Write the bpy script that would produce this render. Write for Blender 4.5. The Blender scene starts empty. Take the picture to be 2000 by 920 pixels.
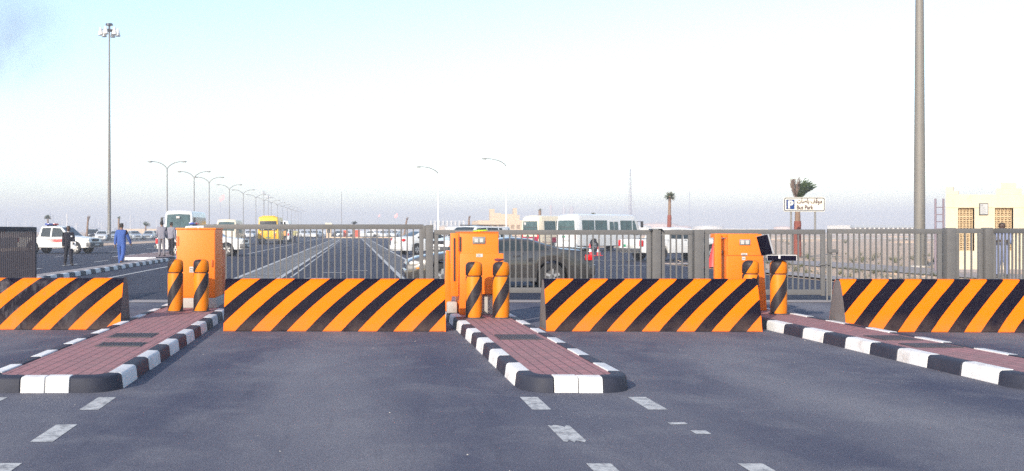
import bpy, bmesh, math, random
import numpy as np
def lin(a, b, n): return [a + (b - a) * i / (n - 1) for i in range(n)]
from mathutils import Vector, Matrix, Quaternion

random.seed(7)
R = math.radians
SC = bpy.context.scene
COL = SC.collection

# ------------------------------------------------------------------ camera, sky, sun, exposure
F, HX, HY, CAMH = 1900.0, 691.0, 451.0, 1.45          # focal length and horizon of the 2000 px photograph
cam = bpy.data.cameras.new('camera')
cam_ob = bpy.data.objects.new('camera', cam); COL.objects.link(cam_ob)
cam_ob.location = (0, 0, CAMH); cam_ob.rotation_euler = (R(90), 0, 0)
cam.sensor_width = 36; cam.lens = 36 * F / 2000
cam.shift_x = (1000 - HX) / 2000; cam.shift_y = -(460 - HY) / 2000
cam.clip_start = 0.1; cam.clip_end = 20000
SC.camera = cam_ob

SUN_AZ, SUN_EL = 215.0, 24.0                            # where the sun stands, clockwise from +Y
sd = Vector((math.sin(R(SUN_AZ)) * math.cos(R(SUN_EL)), math.cos(R(SUN_AZ)) * math.cos(R(SUN_EL)), math.sin(R(SUN_EL))))
world = bpy.data.worlds.new('World'); SC.world = world; world.use_nodes = True
wn = world.node_tree.nodes; wl = world.node_tree.links
sky = wn.new('ShaderNodeTexSky'); sky.sky_type = 'NISHITA'; sky.sun_disc = False
sky.sun_elevation = R(SUN_EL); sky.sun_rotation = R(SUN_AZ)
sky.air_density = 1.0; sky.dust_density = 0.7; sky.ozone_density = 1.0
wl.new(sky.outputs[0], wn['Background'].inputs[0])
wn['Background'].inputs[1].default_value = 0.15
sun = bpy.data.lights.new('sun', 'SUN'); sun.energy = 3.4; sun.angle = R(0.5); sun.color = (1.0, 0.9, 0.76)
sun_ob = bpy.data.objects.new('sun', sun); COL.objects.link(sun_ob)
sun_ob.rotation_euler = (-sd).to_track_quat('-Z', 'Y').to_euler()
SC.view_settings.view_transform = 'Standard'; SC.view_settings.look = 'None'
SC.view_settings.exposure = 1.0; SC.view_settings.gamma = 1.0
SC.view_settings.use_curve_mapping = False
SC.cycles.use_denoising = False
SC.cycles.max_bounces = 6; SC.cycles.volume_bounces = 1; SC.cycles.transparent_max_bounces = 8
SC.cycles.use_adaptive_sampling = False

# ------------------------------------------------------------------ helpers
def G(px, py, h=0.0):
    """point of the plane z = h seen at a pixel of the photograph"""
    D = F * (CAMH - h) / (py - HY)
    return ((px - HX) / F * D, D)
def XX(px, D): return (px - HX) / F * D
def ZZ(py, D): return CAMH - (py - HY) / F * D

def tag(o, label=None, cat=None, group=None, kind=None):
    if label: o['label'] = label
    if cat: o['category'] = cat
    if group: o['group'] = group
    if kind: o['kind'] = kind
    return o
def thing(name, label, cat, loc=(0, 0, 0), rz=0.0, group=None, scale=1.0):
    o = bpy.data.objects.new(name, None); COL.objects.link(o)
    o.location = loc; o.rotation_euler = (0, 0, R(rz)); o.scale = (scale,) * 3; o.empty_display_size = 0.2
    return tag(o, label, cat, group)
def copy_tree(o, parent=None):
    c = o.copy(); COL.objects.link(c); c.parent = parent
    for ch in list(o.children): copy_tree(ch, c)
    return c

class MB:
    def __init__(s): s.v = []; s.f = []; s.m = []; s.T = None
    def add(s, vs, fs, mi=0):
        b = len(s.v)
        s.v += [tuple(s.T @ Vector(p)) if s.T else tuple(p) for p in vs]
        s.f += [tuple(b + i for i in f) for f in fs]; s.m += [mi] * len(fs); return s
    def box(s, x0, x1, y0, y1, z0, z1, mi=0):
        return s.add([(x0, y0, z0), (x1, y0, z0), (x1, y1, z0), (x0, y1, z0), (x0, y0, z1), (x1, y0, z1), (x1, y1, z1), (x0, y1, z1)],
                     [(0, 3, 2, 1), (4, 5, 6, 7), (0, 1, 5, 4), (1, 2, 6, 5), (2, 3, 7, 6), (3, 0, 4, 7)], mi)
    def ring(s, rings, cap=True, mi=0, closed=True):
        n = len(rings[0]); vs = [p for r in rings for p in r]; fs = []
        for i in range(len(rings) - 1):
            for j in range(n if closed else n - 1):
                k = (j + 1) % n
                fs.append((i * n + j, i * n + k, (i + 1) * n + k, (i + 1) * n + j))
        if cap:
            fs.append(tuple(reversed(range(n)))); fs.append(tuple((len(rings) - 1) * n + j for j in range(n)))
        return s.add(vs, fs, mi)
    def tube(s, pts, rad, n=10, mi=0, cap=True):
        pts = [Vector(p) for p in pts]
        if not hasattr(rad, '__len__'): rad = [rad] * len(pts)
        rings = []; up = None
        for i, p in enumerate(pts):
            d = (pts[min(i + 1, len(pts) - 1)] - pts[max(i - 1, 0)]).normalized()
            if up is None: up = Vector((0, 0, 1)) if abs(d.z) < 0.9 else Vector((1, 0, 0))
            a = d.cross(up).normalized(); b = a.cross(d).normalized(); up = b
            rings.append([p + rad[i] * (math.cos(2 * math.pi * j / n) * a + math.sin(2 * math.pi * j / n) * b) for j in range(n)])
        return s.ring([[tuple(q) for q in r] for r in rings], cap, mi)
    def lathe(s, prof, n=20, c=(0, 0, 0), axis='z', mi=0, cap=True):
        rings = []
        for r, z in prof:
            g = []
            for j in range(n):
                a = 2 * math.pi * j / n; x, y = r * math.cos(a), r * math.sin(a)
                q = (x, y, z) if axis == 'z' else ((x, z, -y) if axis == 'y' else (z, x, y))
                g.append((q[0] + c[0], q[1] + c[1], q[2] + c[2]))
            rings.append(g)
        return s.ring(rings, cap, mi)
    def ball(s, c, r, n=12, m=8, mi=0):
        r = r if hasattr(r, '__len__') else (r, r, r)
        rings = []
        for i in range(m + 1):
            t = math.pi * (0.02 + 0.96 * i / m)
            rings.append([(c[0] + r[0] * math.sin(t) * math.cos(2 * math.pi * j / n), c[1] + r[1] * math.sin(t) * math.sin(2 * math.pi * j / n), c[2] - r[2] * math.cos(t)) for j in range(n)])
        return s.ring(rings, True, mi)
    def prism(s, poly, axis, a, b, mi=0):
        """poly in the two other axes (in order), extruded from a to b"""
        def P(u, v, w): return {'x': (w, u, v), 'y': (u, w, v), 'z': (u, v, w)}[axis]
        return s.ring([[P(u, v, a) for u, v in poly], [P(u, v, b) for u, v in poly]], True, mi)
    def quad(s, *p, mi=0): return s.add(p, [tuple(range(len(p)))], mi)
    def build(s, name, mats, parent=None, angle=32, bevel=0, loc=None, segs=2):
        me = bpy.data.meshes.new(name)
        me.from_pydata(s.v, [], s.f)
        for m in (mats if isinstance(mats, (list, tuple)) else [mats]): me.materials.append(m)
        me.polygons.foreach_set('material_index', s.m)
        bm = bmesh.new(); bm.from_mesh(me)
        bmesh.ops.recalc_face_normals(bm, faces=bm.faces)
        if bevel:
            es = [e for e in bm.edges if len(e.link_faces) == 2 and e.calc_face_angle(0) > R(25)]
            bmesh.ops.bevel(bm, geom=es, offset=bevel, segments=segs, affect='EDGES', profile=0.6, clamp_overlap=True)
        bm.to_mesh(me); bm.free()
        me.polygons.foreach_set('use_smooth', [True] * len(me.polygons))
        me.set_sharp_from_angle(angle=R(angle))
        o = bpy.data.objects.new(name, me); COL.objects.link(o)
        if parent: o.parent = parent
        if loc: o.location = loc
        return o

def sheet(name, pts, z, m, kind='structure'):
    o = MB().quad(*[(x, y, z) for x, y in pts]).build(name, m)
    return tag(o, kind=kind)
def rectp(x0, x1, y0, y1): return [(x0, y0), (x1, y0), (x1, y1), (x0, y1)]

# ------------------------------------------------------------------ materials
def newmat(name):
    m = bpy.data.materials.new(name); m.use_nodes = True
    return m, m.node_tree.nodes, m.node_tree.links, m.node_tree.nodes['Principled BSDF']
def noise(N, L, vec, scale, detail=4, rough=0.55, dist=0.0):
    n = N.new('ShaderNodeTexNoise'); n.inputs['Scale'].default_value = scale; n.inputs['Detail'].default_value = detail
    n.inputs['Roughness'].default_value = rough; n.inputs['Distortion'].default_value = dist
    if vec is not None: L.new(vec, n.inputs['Vector'])
    return n.outputs['Fac']
def math_(N, L, op, a, b=0.0, c=None, clamp=False):
    n = N.new('ShaderNodeMath'); n.operation = op; n.use_clamp = clamp
    for i, v in enumerate((a, b, c)):
        if v is None: continue
        if isinstance(v, (int, float)): n.inputs[i].default_value = v
        else: L.new(v, n.inputs[i])
    return n.outputs[0]
def mixc(N, L, fac, a, b):
    n = N.new('ShaderNodeMix'); n.data_type = 'RGBA'
    for sck, v in ((n.inputs[0], fac), (n.inputs[6], a), (n.inputs[7], b)):
        if isinstance(v, (int, float)): sck.default_value = v
        elif isinstance(v, (tuple, list)): sck.default_value = (*v[:3], 1)
        else: L.new(v, sck)
    return n.outputs[2]
def ramp(N, L, fac, lo, hi):
    n = N.new('ShaderNodeMapRange'); n.inputs[1].default_value = lo; n.inputs[2].default_value = hi; n.clamp = True
    L.new(fac, n.inputs[0]); return n.outputs[0]
def bumpn(N, L, h, strength, dist, p):
    b = N.new('ShaderNodeBump'); b.inputs['Strength'].default_value = strength; b.inputs['Distance'].default_value = dist
    L.new(h, b.inputs['Height']); L.new(b.outputs[0], p.inputs['Normal'])
def coords(N, out='Object'):
    return N.new('ShaderNodeTexCoord').outputs[out]
def pm(name, col, rough=0.5, metal=0.0, var=0.15, scale=6.0, bump=0.0, coat=0.0, dirt=None, spec=None):
    m, N, L, P = newmat(name)
    v = coords(N)
    c = mixc(N, L, noise(N, L, v, scale, 5), tuple(x * (1 - var) for x in col), tuple(min(1, x * (1 + var)) for x in col))
    if dirt:
        d = ramp(N, L, noise(N, L, v, scale * 0.45, 6, 0.65), 0.5, 0.75)
        c = mixc(N, L, math_(N, L, 'MULTIPLY', d, dirt[1]), c, dirt[0])
    L.new(c, P.inputs['Base Color'])
    P.inputs['Roughness'].default_value = rough; P.inputs['Metallic'].default_value = metal
    if coat: P.inputs['Coat Weight'].default_value = coat; P.inputs['Coat Roughness'].default_value = 0.06
    if spec is not None: P.inputs['Specular IOR Level'].default_value = spec
    if bump: bumpn(N, L, noise(N, L, v, scale * 12, 4), bump, 0.01, P)
    return m

M = {}
M['orange'] = pm('orange_paint', (0.84, 0.176, 0.001), 0.5, var=0.06, scale=3, dirt=((0.55, 0.16, 0.03), 0.25))
M['orange_dark'] = pm('faded_red_orange_paint', (0.62, 0.11, 0.012), 0.5, var=0.1)
M['slot'] = pm('dark_slot', (0.035, 0.022, 0.02), 0.7)
M['concrete'] = pm('pale_concrete', (0.42, 0.40, 0.38), 0.85, var=0.12, bump=0.3, dirt=((0.22, 0.2, 0.18), 0.5))
M['gate'] = pm('grey_gate_paint', (0.125, 0.122, 0.122), 0.55, var=0.12, scale=5, spec=.3, dirt=((0.075, 0.07, 0.065), 0.4))
M['gate_shaded'] = pm('shade_darkened_gate_paint', (0.03, 0.027, 0.038), 0.65, var=0.2, scale=5, spec=0.2)  # the grey gate paint again, its colour darkened to stand for shade
M['post'] = pm('grey_post_paint', (0.118, 0.115, 0.115), 0.55, var=0.12, scale=4, spec=.3, dirt=((0.07, 0.065, 0.06), 0.4))
M['kerb_white'] = pm('white_kerb_paint', (0.62, 0.615, 0.62), 0.75, var=0.12, scale=9, bump=0.3, dirt=((0.33, 0.28, 0.26), 0.65))
M['kerb_black'] = pm('black_kerb_paint', (0.024, 0.027, 0.044), 0.6, var=0.25, scale=9, bump=0.25, spec=0.25, dirt=((0.05, 0.05, 0.065), 0.4))
M['grate'] = pm('dark_iron_grate', (0.05, 0.045, 0.055), 0.6, var=0.3)
M['steel'] = pm('galvanised_steel', (0.2, 0.195, 0.19), 0.55, 0.2, var=0.1, scale=2, dirt=((0.16, 0.14, 0.12), 0.5))
M['mast'] = pm('galvanised_mast', (0.17, 0.16, 0.145), 0.6, 0.1, var=0.1, scale=1.2, dirt=((0.14, 0.125, 0.105), 0.5))
M['white_metal'] = pm('white_lamp_metal', (0.7, 0.69, 0.66), 0.4, var=0.05)
M['lens'] = pm('lamp_lens', (0.6, 0.58, 0.52), 0.2, var=0.05)
M['silver'] = pm('silver_plate', (0.3, 0.29, 0.29), 0.3, 0.6, var=0.15, scale=30)
M['silver_trim'] = pm('silver_trim', (0.42, 0.42, 0.44), 0.45, 0.3, var=0.05)
M['label'] = pm('white_label', (0.5, 0.48, 0.47), 0.5, var=0.12, scale=40)
M['ink'] = pm('dark_ink', (0.03, 0.02, 0.025), 0.6)
M['black'] = pm('black_plastic', (0.018, 0.018, 0.022), 0.45, var=0.2)
M['case'] = pm('black_case', (0.006, 0.005, 0.014), 0.8, var=0.2, spec=0.0)
M['tyre'] = pm('tyre_rubber', (0.02, 0.02, 0.022), 0.8, var=0.25)
M['rim'] = pm('wheel_rim', (0.45, 0.45, 0.46), 0.35, 0.6, var=0.1)
M['glass'] = pm('vehicle_glass', (0.028, 0.038, 0.045), 0.08, var=0.3, scale=3, spec=0.3)
M['bus_glass'] = pm('tinted_bus_glass', (0.06, 0.1, 0.105), 0.1, var=0.6, scale=2.2, spec=0.3)
M['white_car'] = pm('white_car_paint', (0.6, 0.605, 0.61), 0.3, var=0.03, coat=0.4, dirt=((0.6, 0.54, 0.46), 0.35))
M['cream'] = pm('cream_bus_paint', (0.68, 0.6, 0.46), 0.4, var=0.04, coat=0.2)
M['yellow_bus'] = pm('yellow_bus_paint', (0.8, 0.45, 0.012), 0.4, var=0.04, coat=0.2)
M['silver_car'] = pm('silver_car_paint', (0.42, 0.44, 0.46), 0.3, 0.4, var=0.04, coat=0.5)
M['grey_car'] = pm('warm_grey_car_paint', (0.05, 0.047, 0.046), 0.22, 0.2, var=0.05, coat=0.8)
M['dark_car'] = pm('dark_blue_car_paint', (0.03, 0.035, 0.05), 0.3, 0.2, var=0.05, coat=0.5)
M['bumper'] = pm('grey_bumper', (0.07, 0.07, 0.075), 0.5)
M['red_lens'] = pm('red_tail_lens', (0.55, 0.01, 0.015), 0.2)
M['amber_lens'] = pm('amber_lens', (0.8, 0.22, 0.01), 0.2)
M['head_lens'] = pm('clear_headlamp', (0.75, 0.72, 0.66), 0.1, 0.2)
M['red_stripe'] = pm('red_stripe_vinyl', (0.5, 0.02, 0.02), 0.4)
M['maroon'] = pm('maroon_stripe_vinyl', (0.25, 0.015, 0.05), 0.4)
M['gold_stripe'] = pm('orange_stripe_vinyl', (0.75, 0.2, 0.05), 0.4)
M['plate'] = pm('number_plate', (0.45, 0.45, 0.44), 0.4, var=0.1, scale=30)
M['green'] = pm('green_sticker', (0.02, 0.25, 0.12), 0.5)
M['blue_lens'] = pm('blue_beacon_lens', (0.02, 0.05, 0.3), 0.2)
M['cone'] = pm('red_cone_plastic', (0.62, 0.035, 0.03), 0.5, var=0.1)
M['cone_white'] = pm('cone_white_band', (0.75, 0.75, 0.73), 0.4)
M['hivis'] = pm('hi_vis_cloth', (0.45, 0.75, 0.03), 0.8, var=0.15, scale=20)
M['red_cloth'] = pm('dusky_red_cloth', (0.14, 0.02, 0.035), 0.85, var=0.4, scale=20)
M['skin_dark'] = pm('dark_skin', (0.06, 0.03, 0.02), 0.55)
M['skin'] = pm('brown_skin', (0.2, 0.1, 0.06), 0.55)
M['hair'] = pm('black_hair', (0.012, 0.01, 0.01), 0.7)
M['eye'] = pm('eye', (0.12, 0.1, 0.09), 0.3)
M['lip'] = pm('lip', (0.1, 0.04, 0.03), 0.5)
M['coverall'] = pm('blue_coverall_cloth', (0.035, 0.085, 0.3), 0.85, var=0.2, scale=9, bump=0.2)
M['coverall2'] = pm('washed_blue_coverall_cloth', (0.17, 0.2, 0.33), 0.85, var=0.2, scale=9, bump=0.2)
M['black_cloth'] = pm('black_uniform_cloth', (0.012, 0.012, 0.022), 0.85, var=0.3, scale=9, bump=0.2)
M['grey_cloth'] = pm('grey_shirt_cloth', (0.2, 0.195, 0.24), 0.85, var=0.15, scale=9, bump=0.2)
M['grey_trouser'] = pm('grey_trouser_cloth', (0.16, 0.15, 0.17), 0.85, var=0.15, scale=9)
M['shoe'] = pm('dark_shoe', (0.025, 0.02, 0.02), 0.5)
M['peach_cloth'] = pm('orange_shirt_cloth', (0.65, 0.28, 0.08), 0.85)
M['khaki_cloth'] = pm('khaki_shirt_cloth', (0.3, 0.28, 0.14), 0.85)
M['paper'] = pm('white_paper', (0.78, 0.78, 0.8), 0.7, var=0.04)
M['sign_white'] = pm('sign_cream_face', (0.66, 0.64, 0.54), 0.5, var=0.03)
M['sign_edge'] = pm('sign_dark_border', (0.03, 0.035, 0.08), 0.5)
M['sign_blue'] = pm('sign_blue', (0.006, 0.036, 0.17), 0.45)
M['sign_ink'] = pm('sign_dark_ink', (0.06, 0.015, 0.02), 0.6)
M['bark'] = pm('palm_bark', (0.2, 0.13, 0.09), 0.9, var=0.35, scale=14, bump=0.6)
M['wrap'] = pm('red_brown_burlap', (0.2, 0.055, 0.038), 0.9, var=0.3, scale=12, bump=0.5)
M['frond'] = pm('palm_frond', (0.045, 0.075, 0.022), 0.6, var=0.5, scale=3)
M['frond_dry'] = pm('dry_palm_frond', (0.17, 0.12, 0.1), 0.8, var=0.4, scale=5)
M['scrub'] = pm('dry_scrub', (0.1, 0.11, 0.05), 0.9, var=0.5, scale=8)
M['cream_wall'] = pm('cream_stone_wall', (0.6, 0.525, 0.39), 0.85, var=0.08, scale=3, bump=0.2, dirt=((0.5, 0.39, 0.25), 0.5))
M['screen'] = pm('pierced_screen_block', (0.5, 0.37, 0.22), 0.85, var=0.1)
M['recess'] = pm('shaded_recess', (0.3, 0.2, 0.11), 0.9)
M['sand_wall'] = pm('sand_coloured_render', (0.55, 0.42, 0.29), 0.9, var=0.06, scale=0.3)
M['far_white'] = pm('pale_painted_steel', (0.7, 0.66, 0.6), 0.7, var=0.05, scale=0.05)
M['far_grey'] = pm('grey_plant_steel', (0.3, 0.3, 0.32), 0.7, var=0.2, scale=0.05)
M['far_pink'] = pm('pinkish_tank_paint', (0.62, 0.46, 0.4), 0.7, var=0.05, scale=0.05)
M['far_roof'] = pm('grey_roof_sheet', (0.3, 0.33, 0.36), 0.6, var=0.06)
M['mast_steel'] = pm('red_white_mast_steel', (0.2, 0.16, 0.2), 0.6, var=0.1)
M['container'] = pm('orange_red_container', (0.6, 0.1, 0.04), 0.6)
M['line'] = None

def asphalt(name, base, tint, worn, lanes=0.0):
    m, N, L, P = newmat(name); v = coords(N)
    mp = N.new('ShaderNodeMapping'); mp.inputs['Scale'].default_value = (1.0, 0.35, 1); L.new(v, mp.inputs[0]); st = mp.outputs[0]
    big = ramp(N, L, noise(N, L, st, 0.55, 5, 0.6, 0.5), 0.36, 0.66)
    if lanes:                       # oil and rubber along the wheel tracks of the lanes
        s = N.new('ShaderNodeSeparateXYZ'); L.new(v, s.inputs[0])
        ph = math_(N, L, 'MULTIPLY_ADD', s.outputs[0], 2 * math.pi / 2.3, 0.82)
        ph = math_(N, L, 'ADD', ph, math_(N, L, 'MULTIPLY_ADD', noise(N, L, st, 0.5, 3), 3.0, -1.5))
        tr = math_(N, L, 'MULTIPLY_ADD', math_(N, L, 'COSINE', ph), 0.5, 0.5)
        big = math_(N, L, 'ADD', math_(N, L, 'MULTIPLY', big, 1 - lanes), math_(N, L, 'MULTIPLY', tr, lanes))
    c = mixc(N, L, big, base, tint)
    patch = ramp(N, L, noise(N, L, v, 1.3, 7, 0.68, 0.4), 0.48, 0.78)
    c = mixc(N, L, math_(N, L, 'MULTIPLY', patch, 0.55), c, worn)
    mq = N.new('ShaderNodeMapping'); mq.inputs['Scale'].default_value = (9.0, 0.5, 1); L.new(v, mq.inputs[0])
    scr = ramp(N, L, noise(N, L, mq.outputs[0], 1.0, 6, 0.7), 0.56, 0.72)
    c = mixc(N, L, math_(N, L, 'MULTIPLY', scr, 0.25), c, tuple(x * 0.55 for x in base))
    grain = ramp(N, L, noise(N, L, v, 60, 4, 0.75), 0.34, 0.68)
    c = mixc(N, L, math_(N, L, 'MULTIPLY', grain, 0.42), c, tuple(x * 0.4 for x in base))
    speck = ramp(N, L, noise(N, L, v, 130, 2, 0.7), 0.62, 0.72)
    c = mixc(N, L, math_(N, L, 'MULTIPLY', speck, 0.28), c, tuple(min(.4, x * 1.9) for x in worn))
    L.new(c, P.inputs['Base Color']); P.inputs['Roughness'].default_value = 0.85
    P.inputs['Specular IOR Level'].default_value = 0.3
    bumpn(N, L, noise(N, L, v, 90, 5, 0.75), 0.8, 0.012, P)
    return m
M['asphalt'] = asphalt('worn_asphalt', (0.056, 0.061, 0.104), (0.205, 0.2, 0.226), (0.255, 0.245, 0.262), 0.45)
M['asphalt2'] = asphalt('dark_asphalt', (0.026, 0.029, 0.05), (0.042, 0.046, 0.074), (0.065, 0.068, 0.1))
M['asphalt3'] = asphalt('pale_asphalt', (0.1, 0.1, 0.11), (0.14, 0.135, 0.145), (0.16, 0.15, 0.15))

def paint_line():
    m, N, L, P = newmat('worn_road_paint'); v = coords(N)
    w = ramp(N, L, noise(N, L, v, 9, 9, 0.8), 0.46, 0.62)
    c = mixc(N, L, math_(N, L, 'MULTIPLY', w, 0.85), (0.46, 0.455, 0.45), (0.12, 0.12, 0.135))
    g = ramp(N, L, noise(N, L, v, 60, 4, 0.7), 0.55, 0.7)
    c = mixc(N, L, math_(N, L, 'MULTIPLY', g, 0.5), c, (0.2, 0.2, 0.21))
    L.new(c, P.inputs['Base Color']); P.inputs['Roughness'].default_value = 0.8
    return m
M['line'] = paint_line()

def sand():
    m, N, L, P = newmat('desert_sand'); v = coords(N)
    c = mixc(N, L, ramp(N, L, noise(N, L, v, 0.06, 6, 0.6), 0.35, 0.65), (0.52, 0.375, 0.27), (0.44, 0.315, 0.225))
    c = mixc(N, L, math_(N, L, 'MULTIPLY', ramp(N, L, noise(N, L, v, 1.5, 7, 0.7), 0.5, 0.7), 0.5), c, (0.26, 0.185, 0.13))
    c = mixc(N, L, math_(N, L, 'MULTIPLY', ramp(N, L, noise(N, L, v, 9, 5, 0.7), 0.58, 0.7), 0.5), c, (0.14, 0.1, 0.08))
    L.new(c, P.inputs['Base Color']); P.inputs['Roughness'].default_value = 0.95
    bumpn(N, L, noise(N, L, v, 8, 6, 0.7), 0.7, 0.06, P)
    return m
M['sand'] = sand()

def pavers():
    m, N, L, P = newmat('red_block_pavers'); v = coords(N)
    mp = N.new('ShaderNodeMapping'); mp.inputs['Rotation'].default_value = (0, 0, R(90)); L.new(v, mp.inputs[0])
    b = N.new('ShaderNodeTexBrick'); L.new(mp.outputs[0], b.inputs['Vector'])
    b.inputs['Scale'].default_value = 1.0; b.inputs['Brick Width'].default_value = 0.22; b.inputs['Row Height'].default_value = 0.11
    b.inputs['Mortar Size'].default_value = 0.006; b.inputs['Mortar Smooth'].default_value = 0.3; b.inputs['Bias'].default_value = 0.0
    b.inputs['Color1'].default_value = (0.34, 0.152, 0.158, 1); b.inputs['Color2'].default_value = (0.275, 0.13, 0.138, 1); b.inputs['Mortar'].default_value = (0.075, 0.04, 0.045, 1)
    c = mixc(N, L, math_(N, L, 'MULTIPLY', ramp(N, L, noise(N, L, v, 2.2, 6, 0.65), 0.45, 0.75), 0.45), b.outputs['Color'], (0.2, 0.14, 0.13))
    c = mixc(N, L, math_(N, L, 'MULTIPLY', ramp(N, L, noise(N, L, v, 50, 4, 0.7), 0.5, 0.7), 0.35), c, (0.12, 0.07, 0.075))
    L.new(c, P.inputs['Base Color']); P.inputs['Roughness'].default_value = 0.85
    bumpn(N, L, math_(N, L, 'SUBTRACT', 1.0, b.outputs['Fac']), 0.5, 0.006, P)
    return m
M['pavers'] = pavers()
M['pink_paving'] = pm('pinkish_paving', (0.2, 0.14, 0.14), 0.85, var=0.15, scale=2, bump=0.2)
M['grey_paving'] = pm('grey_paving', (0.26, 0.23, 0.23), 0.85, var=0.15, scale=1.5, bump=0.2, dirt=((0.35, 0.25, 0.18), 0.5))

def stripes(name, x0, period, slant, frac, worn=0.0):
    """orange and black slanted bands across a barrier; x along it, z up"""
    m, N, L, P = newmat(name); v = coords(N)
    s = N.new('ShaderNodeSeparateXYZ'); L.new(v, s.inputs[0]); x, z = s.outputs[0], s.outputs[2]
    g = math_(N, L, 'MULTIPLY', z, math_(N, L, 'MULTIPLY_ADD', z, 0.32 * slant, 0.9 * slant))
    wob = math_(N, L, 'MULTIPLY_ADD', noise(N, L, v, 5, 3), 0.016, -0.008)
    t = math_(N, L, 'FRACT', math_(N, L, 'DIVIDE', math_(N, L, 'ADD', math_(N, L, 'SUBTRACT', math_(N, L, 'SUBTRACT', x, x0), g), wob), period))
    k = math_(N, L, 'LESS_THAN', t, frac)
    org = mixc(N, L, noise(N, L, v, 3, 5), (0.86, 0.168, 0.001), (0.76, 0.14, 0.001))
    blk = mixc(N, L, noise(N, L, v, 4, 6), (0.004, 0.003, 0.009), (0.008, 0.006, 0.014))
    c = mixc(N, L, k, blk, org)
    # tyre dust along the foot of the block
    foot = math_(N, L, 'MULTIPLY', ramp(N, L, z, 0.28, 0.0), math_(N, L, 'MULTIPLY', ramp(N, L, noise(N, L, v, 3.0, 6, 0.7), 0.3, 0.7), 0.34))
    c = mixc(N, L, foot, c, (0.2, 0.13, 0.1))
    mp = N.new('ShaderNodeMapping'); mp.inputs['Scale'].default_value = (26, 26, 1.6); L.new(v, mp.inputs[0])
    run = ramp(N, L, noise(N, L, mp.outputs[0], 1.0, 4, 0.6), 0.6, 0.75)
    c = mixc(N, L, math_(N, L, 'MULTIPLY', run, 0.08 + 0.3 * worn), c, (0.08, 0.07, 0.08))
    chip = ramp(N, L, noise(N, L, v, 16, 6, 0.72), 0.665, 0.7)
    c = mixc(N, L, math_(N, L, 'MULTIPLY', chip, 0.2), c, (0.3, 0.27, 0.25))
    if worn:
        mw = N.new('ShaderNodeMapping'); mw.inputs['Scale'].default_value = (3.4, 3.4, 1.1); L.new(v, mw.inputs[0])
        w = ramp(N, L, noise(N, L, mw.outputs[0], 1.0, 8, 0.74, 0.2), 0.47, 0.62)
        w = math_(N, L, 'MULTIPLY', w, math_(N, L, 'MULTIPLY', ramp(N, L, x, 2.9, 1.4), worn))
        c = mixc(N, L, math_(N, L, 'MULTIPLY', w, math_(N, L, 'MULTIPLY_ADD', k, -0.45, 0.6)), c, (0.17, 0.155, 0.165))
    L.new(c, P.inputs['Base Color']); P.inputs['Roughness'].default_value = 0.55; P.inputs['Specular IOR Level'].default_value = 0.04
    bumpn(N, L, noise(N, L, v, 22, 5), 0.15, 0.01, P)
    return m
M['barrier_end'] = pm('bare_barrier_end', (0.12, 0.105, 0.105), 0.8, var=0.3, scale=5, bump=0.3)

def bollard_paint(name, phase):
    m, N, L, P = newmat(name); v = coords(N)
    s = N.new('ShaderNodeSeparateXYZ'); L.new(v, s.inputs[0])
    th = math_(N, L, 'ARCTAN2', s.outputs[0], math_(N, L, 'MULTIPLY', s.outputs[1], -1.0))
    t = math_(N, L, 'FRACT', math_(N, L, 'ADD', math_(N, L, 'SUBTRACT', math_(N, L, 'DIVIDE', s.outputs[2], 0.62), math_(N, L, 'DIVIDE', th, math.pi)), phase))
    k = math_(N, L, 'LESS_THAN', t, 0.44)
    ylw = mixc(N, L, noise(N, L, v, 6, 5), (0.72, 0.21, 0.004), (0.58, 0.155, 0.004))
    blk = mixc(N, L, noise(N, L, v, 6, 5), (0.014, 0.011, 0.016), (0.035, 0.028, 0.032))
    c = mixc(N, L, k, ylw, blk)
    d = ramp(N, L, noise(N, L, v, 9, 6, 0.7), 0.6, 0.75)
    c = mixc(N, L, math_(N, L, 'MULTIPLY', d, 0.3), c, (0.22, 0.12, 0.05))
    L.new(c, P.inputs['Base Color']); P.inputs['Roughness'].default_value = 0.5; P.inputs['Specular IOR Level'].default_value = 0.2
    return m

# ------------------------------------------------------------------ ground and roads
EXT = 2600
sheet('ground', rectp(-EXT, EXT, -60, EXT), 0.0, M['sand'])
sheet('road', [(-70, -40), (60, -40), (60, 19.6), (-70, 19.6)], 0.004, M['asphalt'])
sheet('carriageway', [(-24.5, 20.35), (13.6, 20.35), (13.6, 44), (21.5, 46), (24, 80), (13.6, 90), (13.6, 196), (-6.5, 196), (-6.5, 420), (-24.5, 420)], 0.004, M['asphalt2'])
sheet('threshold', rectp(-24.5, 13.6, 19.602, 20.348), 0.010, M['grey_paving'])
sheet('car_park', rectp(-75, -29.5, 60, 260), 0.004, M['asphalt3'])
sheet('far_car_park', rectp(-5, 45, 197.5, 290), 0.004, M['asphalt3'])
sheet('pavement', rectp(13.75, 14.85, 20.35, 42), 0.06, M['grey_paving'])
sheet('footpath', rectp(18.7, 22.0, 22.5, 46), 0.03, M['grey_paving'])
sheet('lay_by', rectp(-3.5, -2.36, 20.4, 190), 0.008, M['asphalt3'])
sheet('hatched_strip', rectp(1.56, 2.54, 20.4, 190), 0.008, M['asphalt3'])

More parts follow.
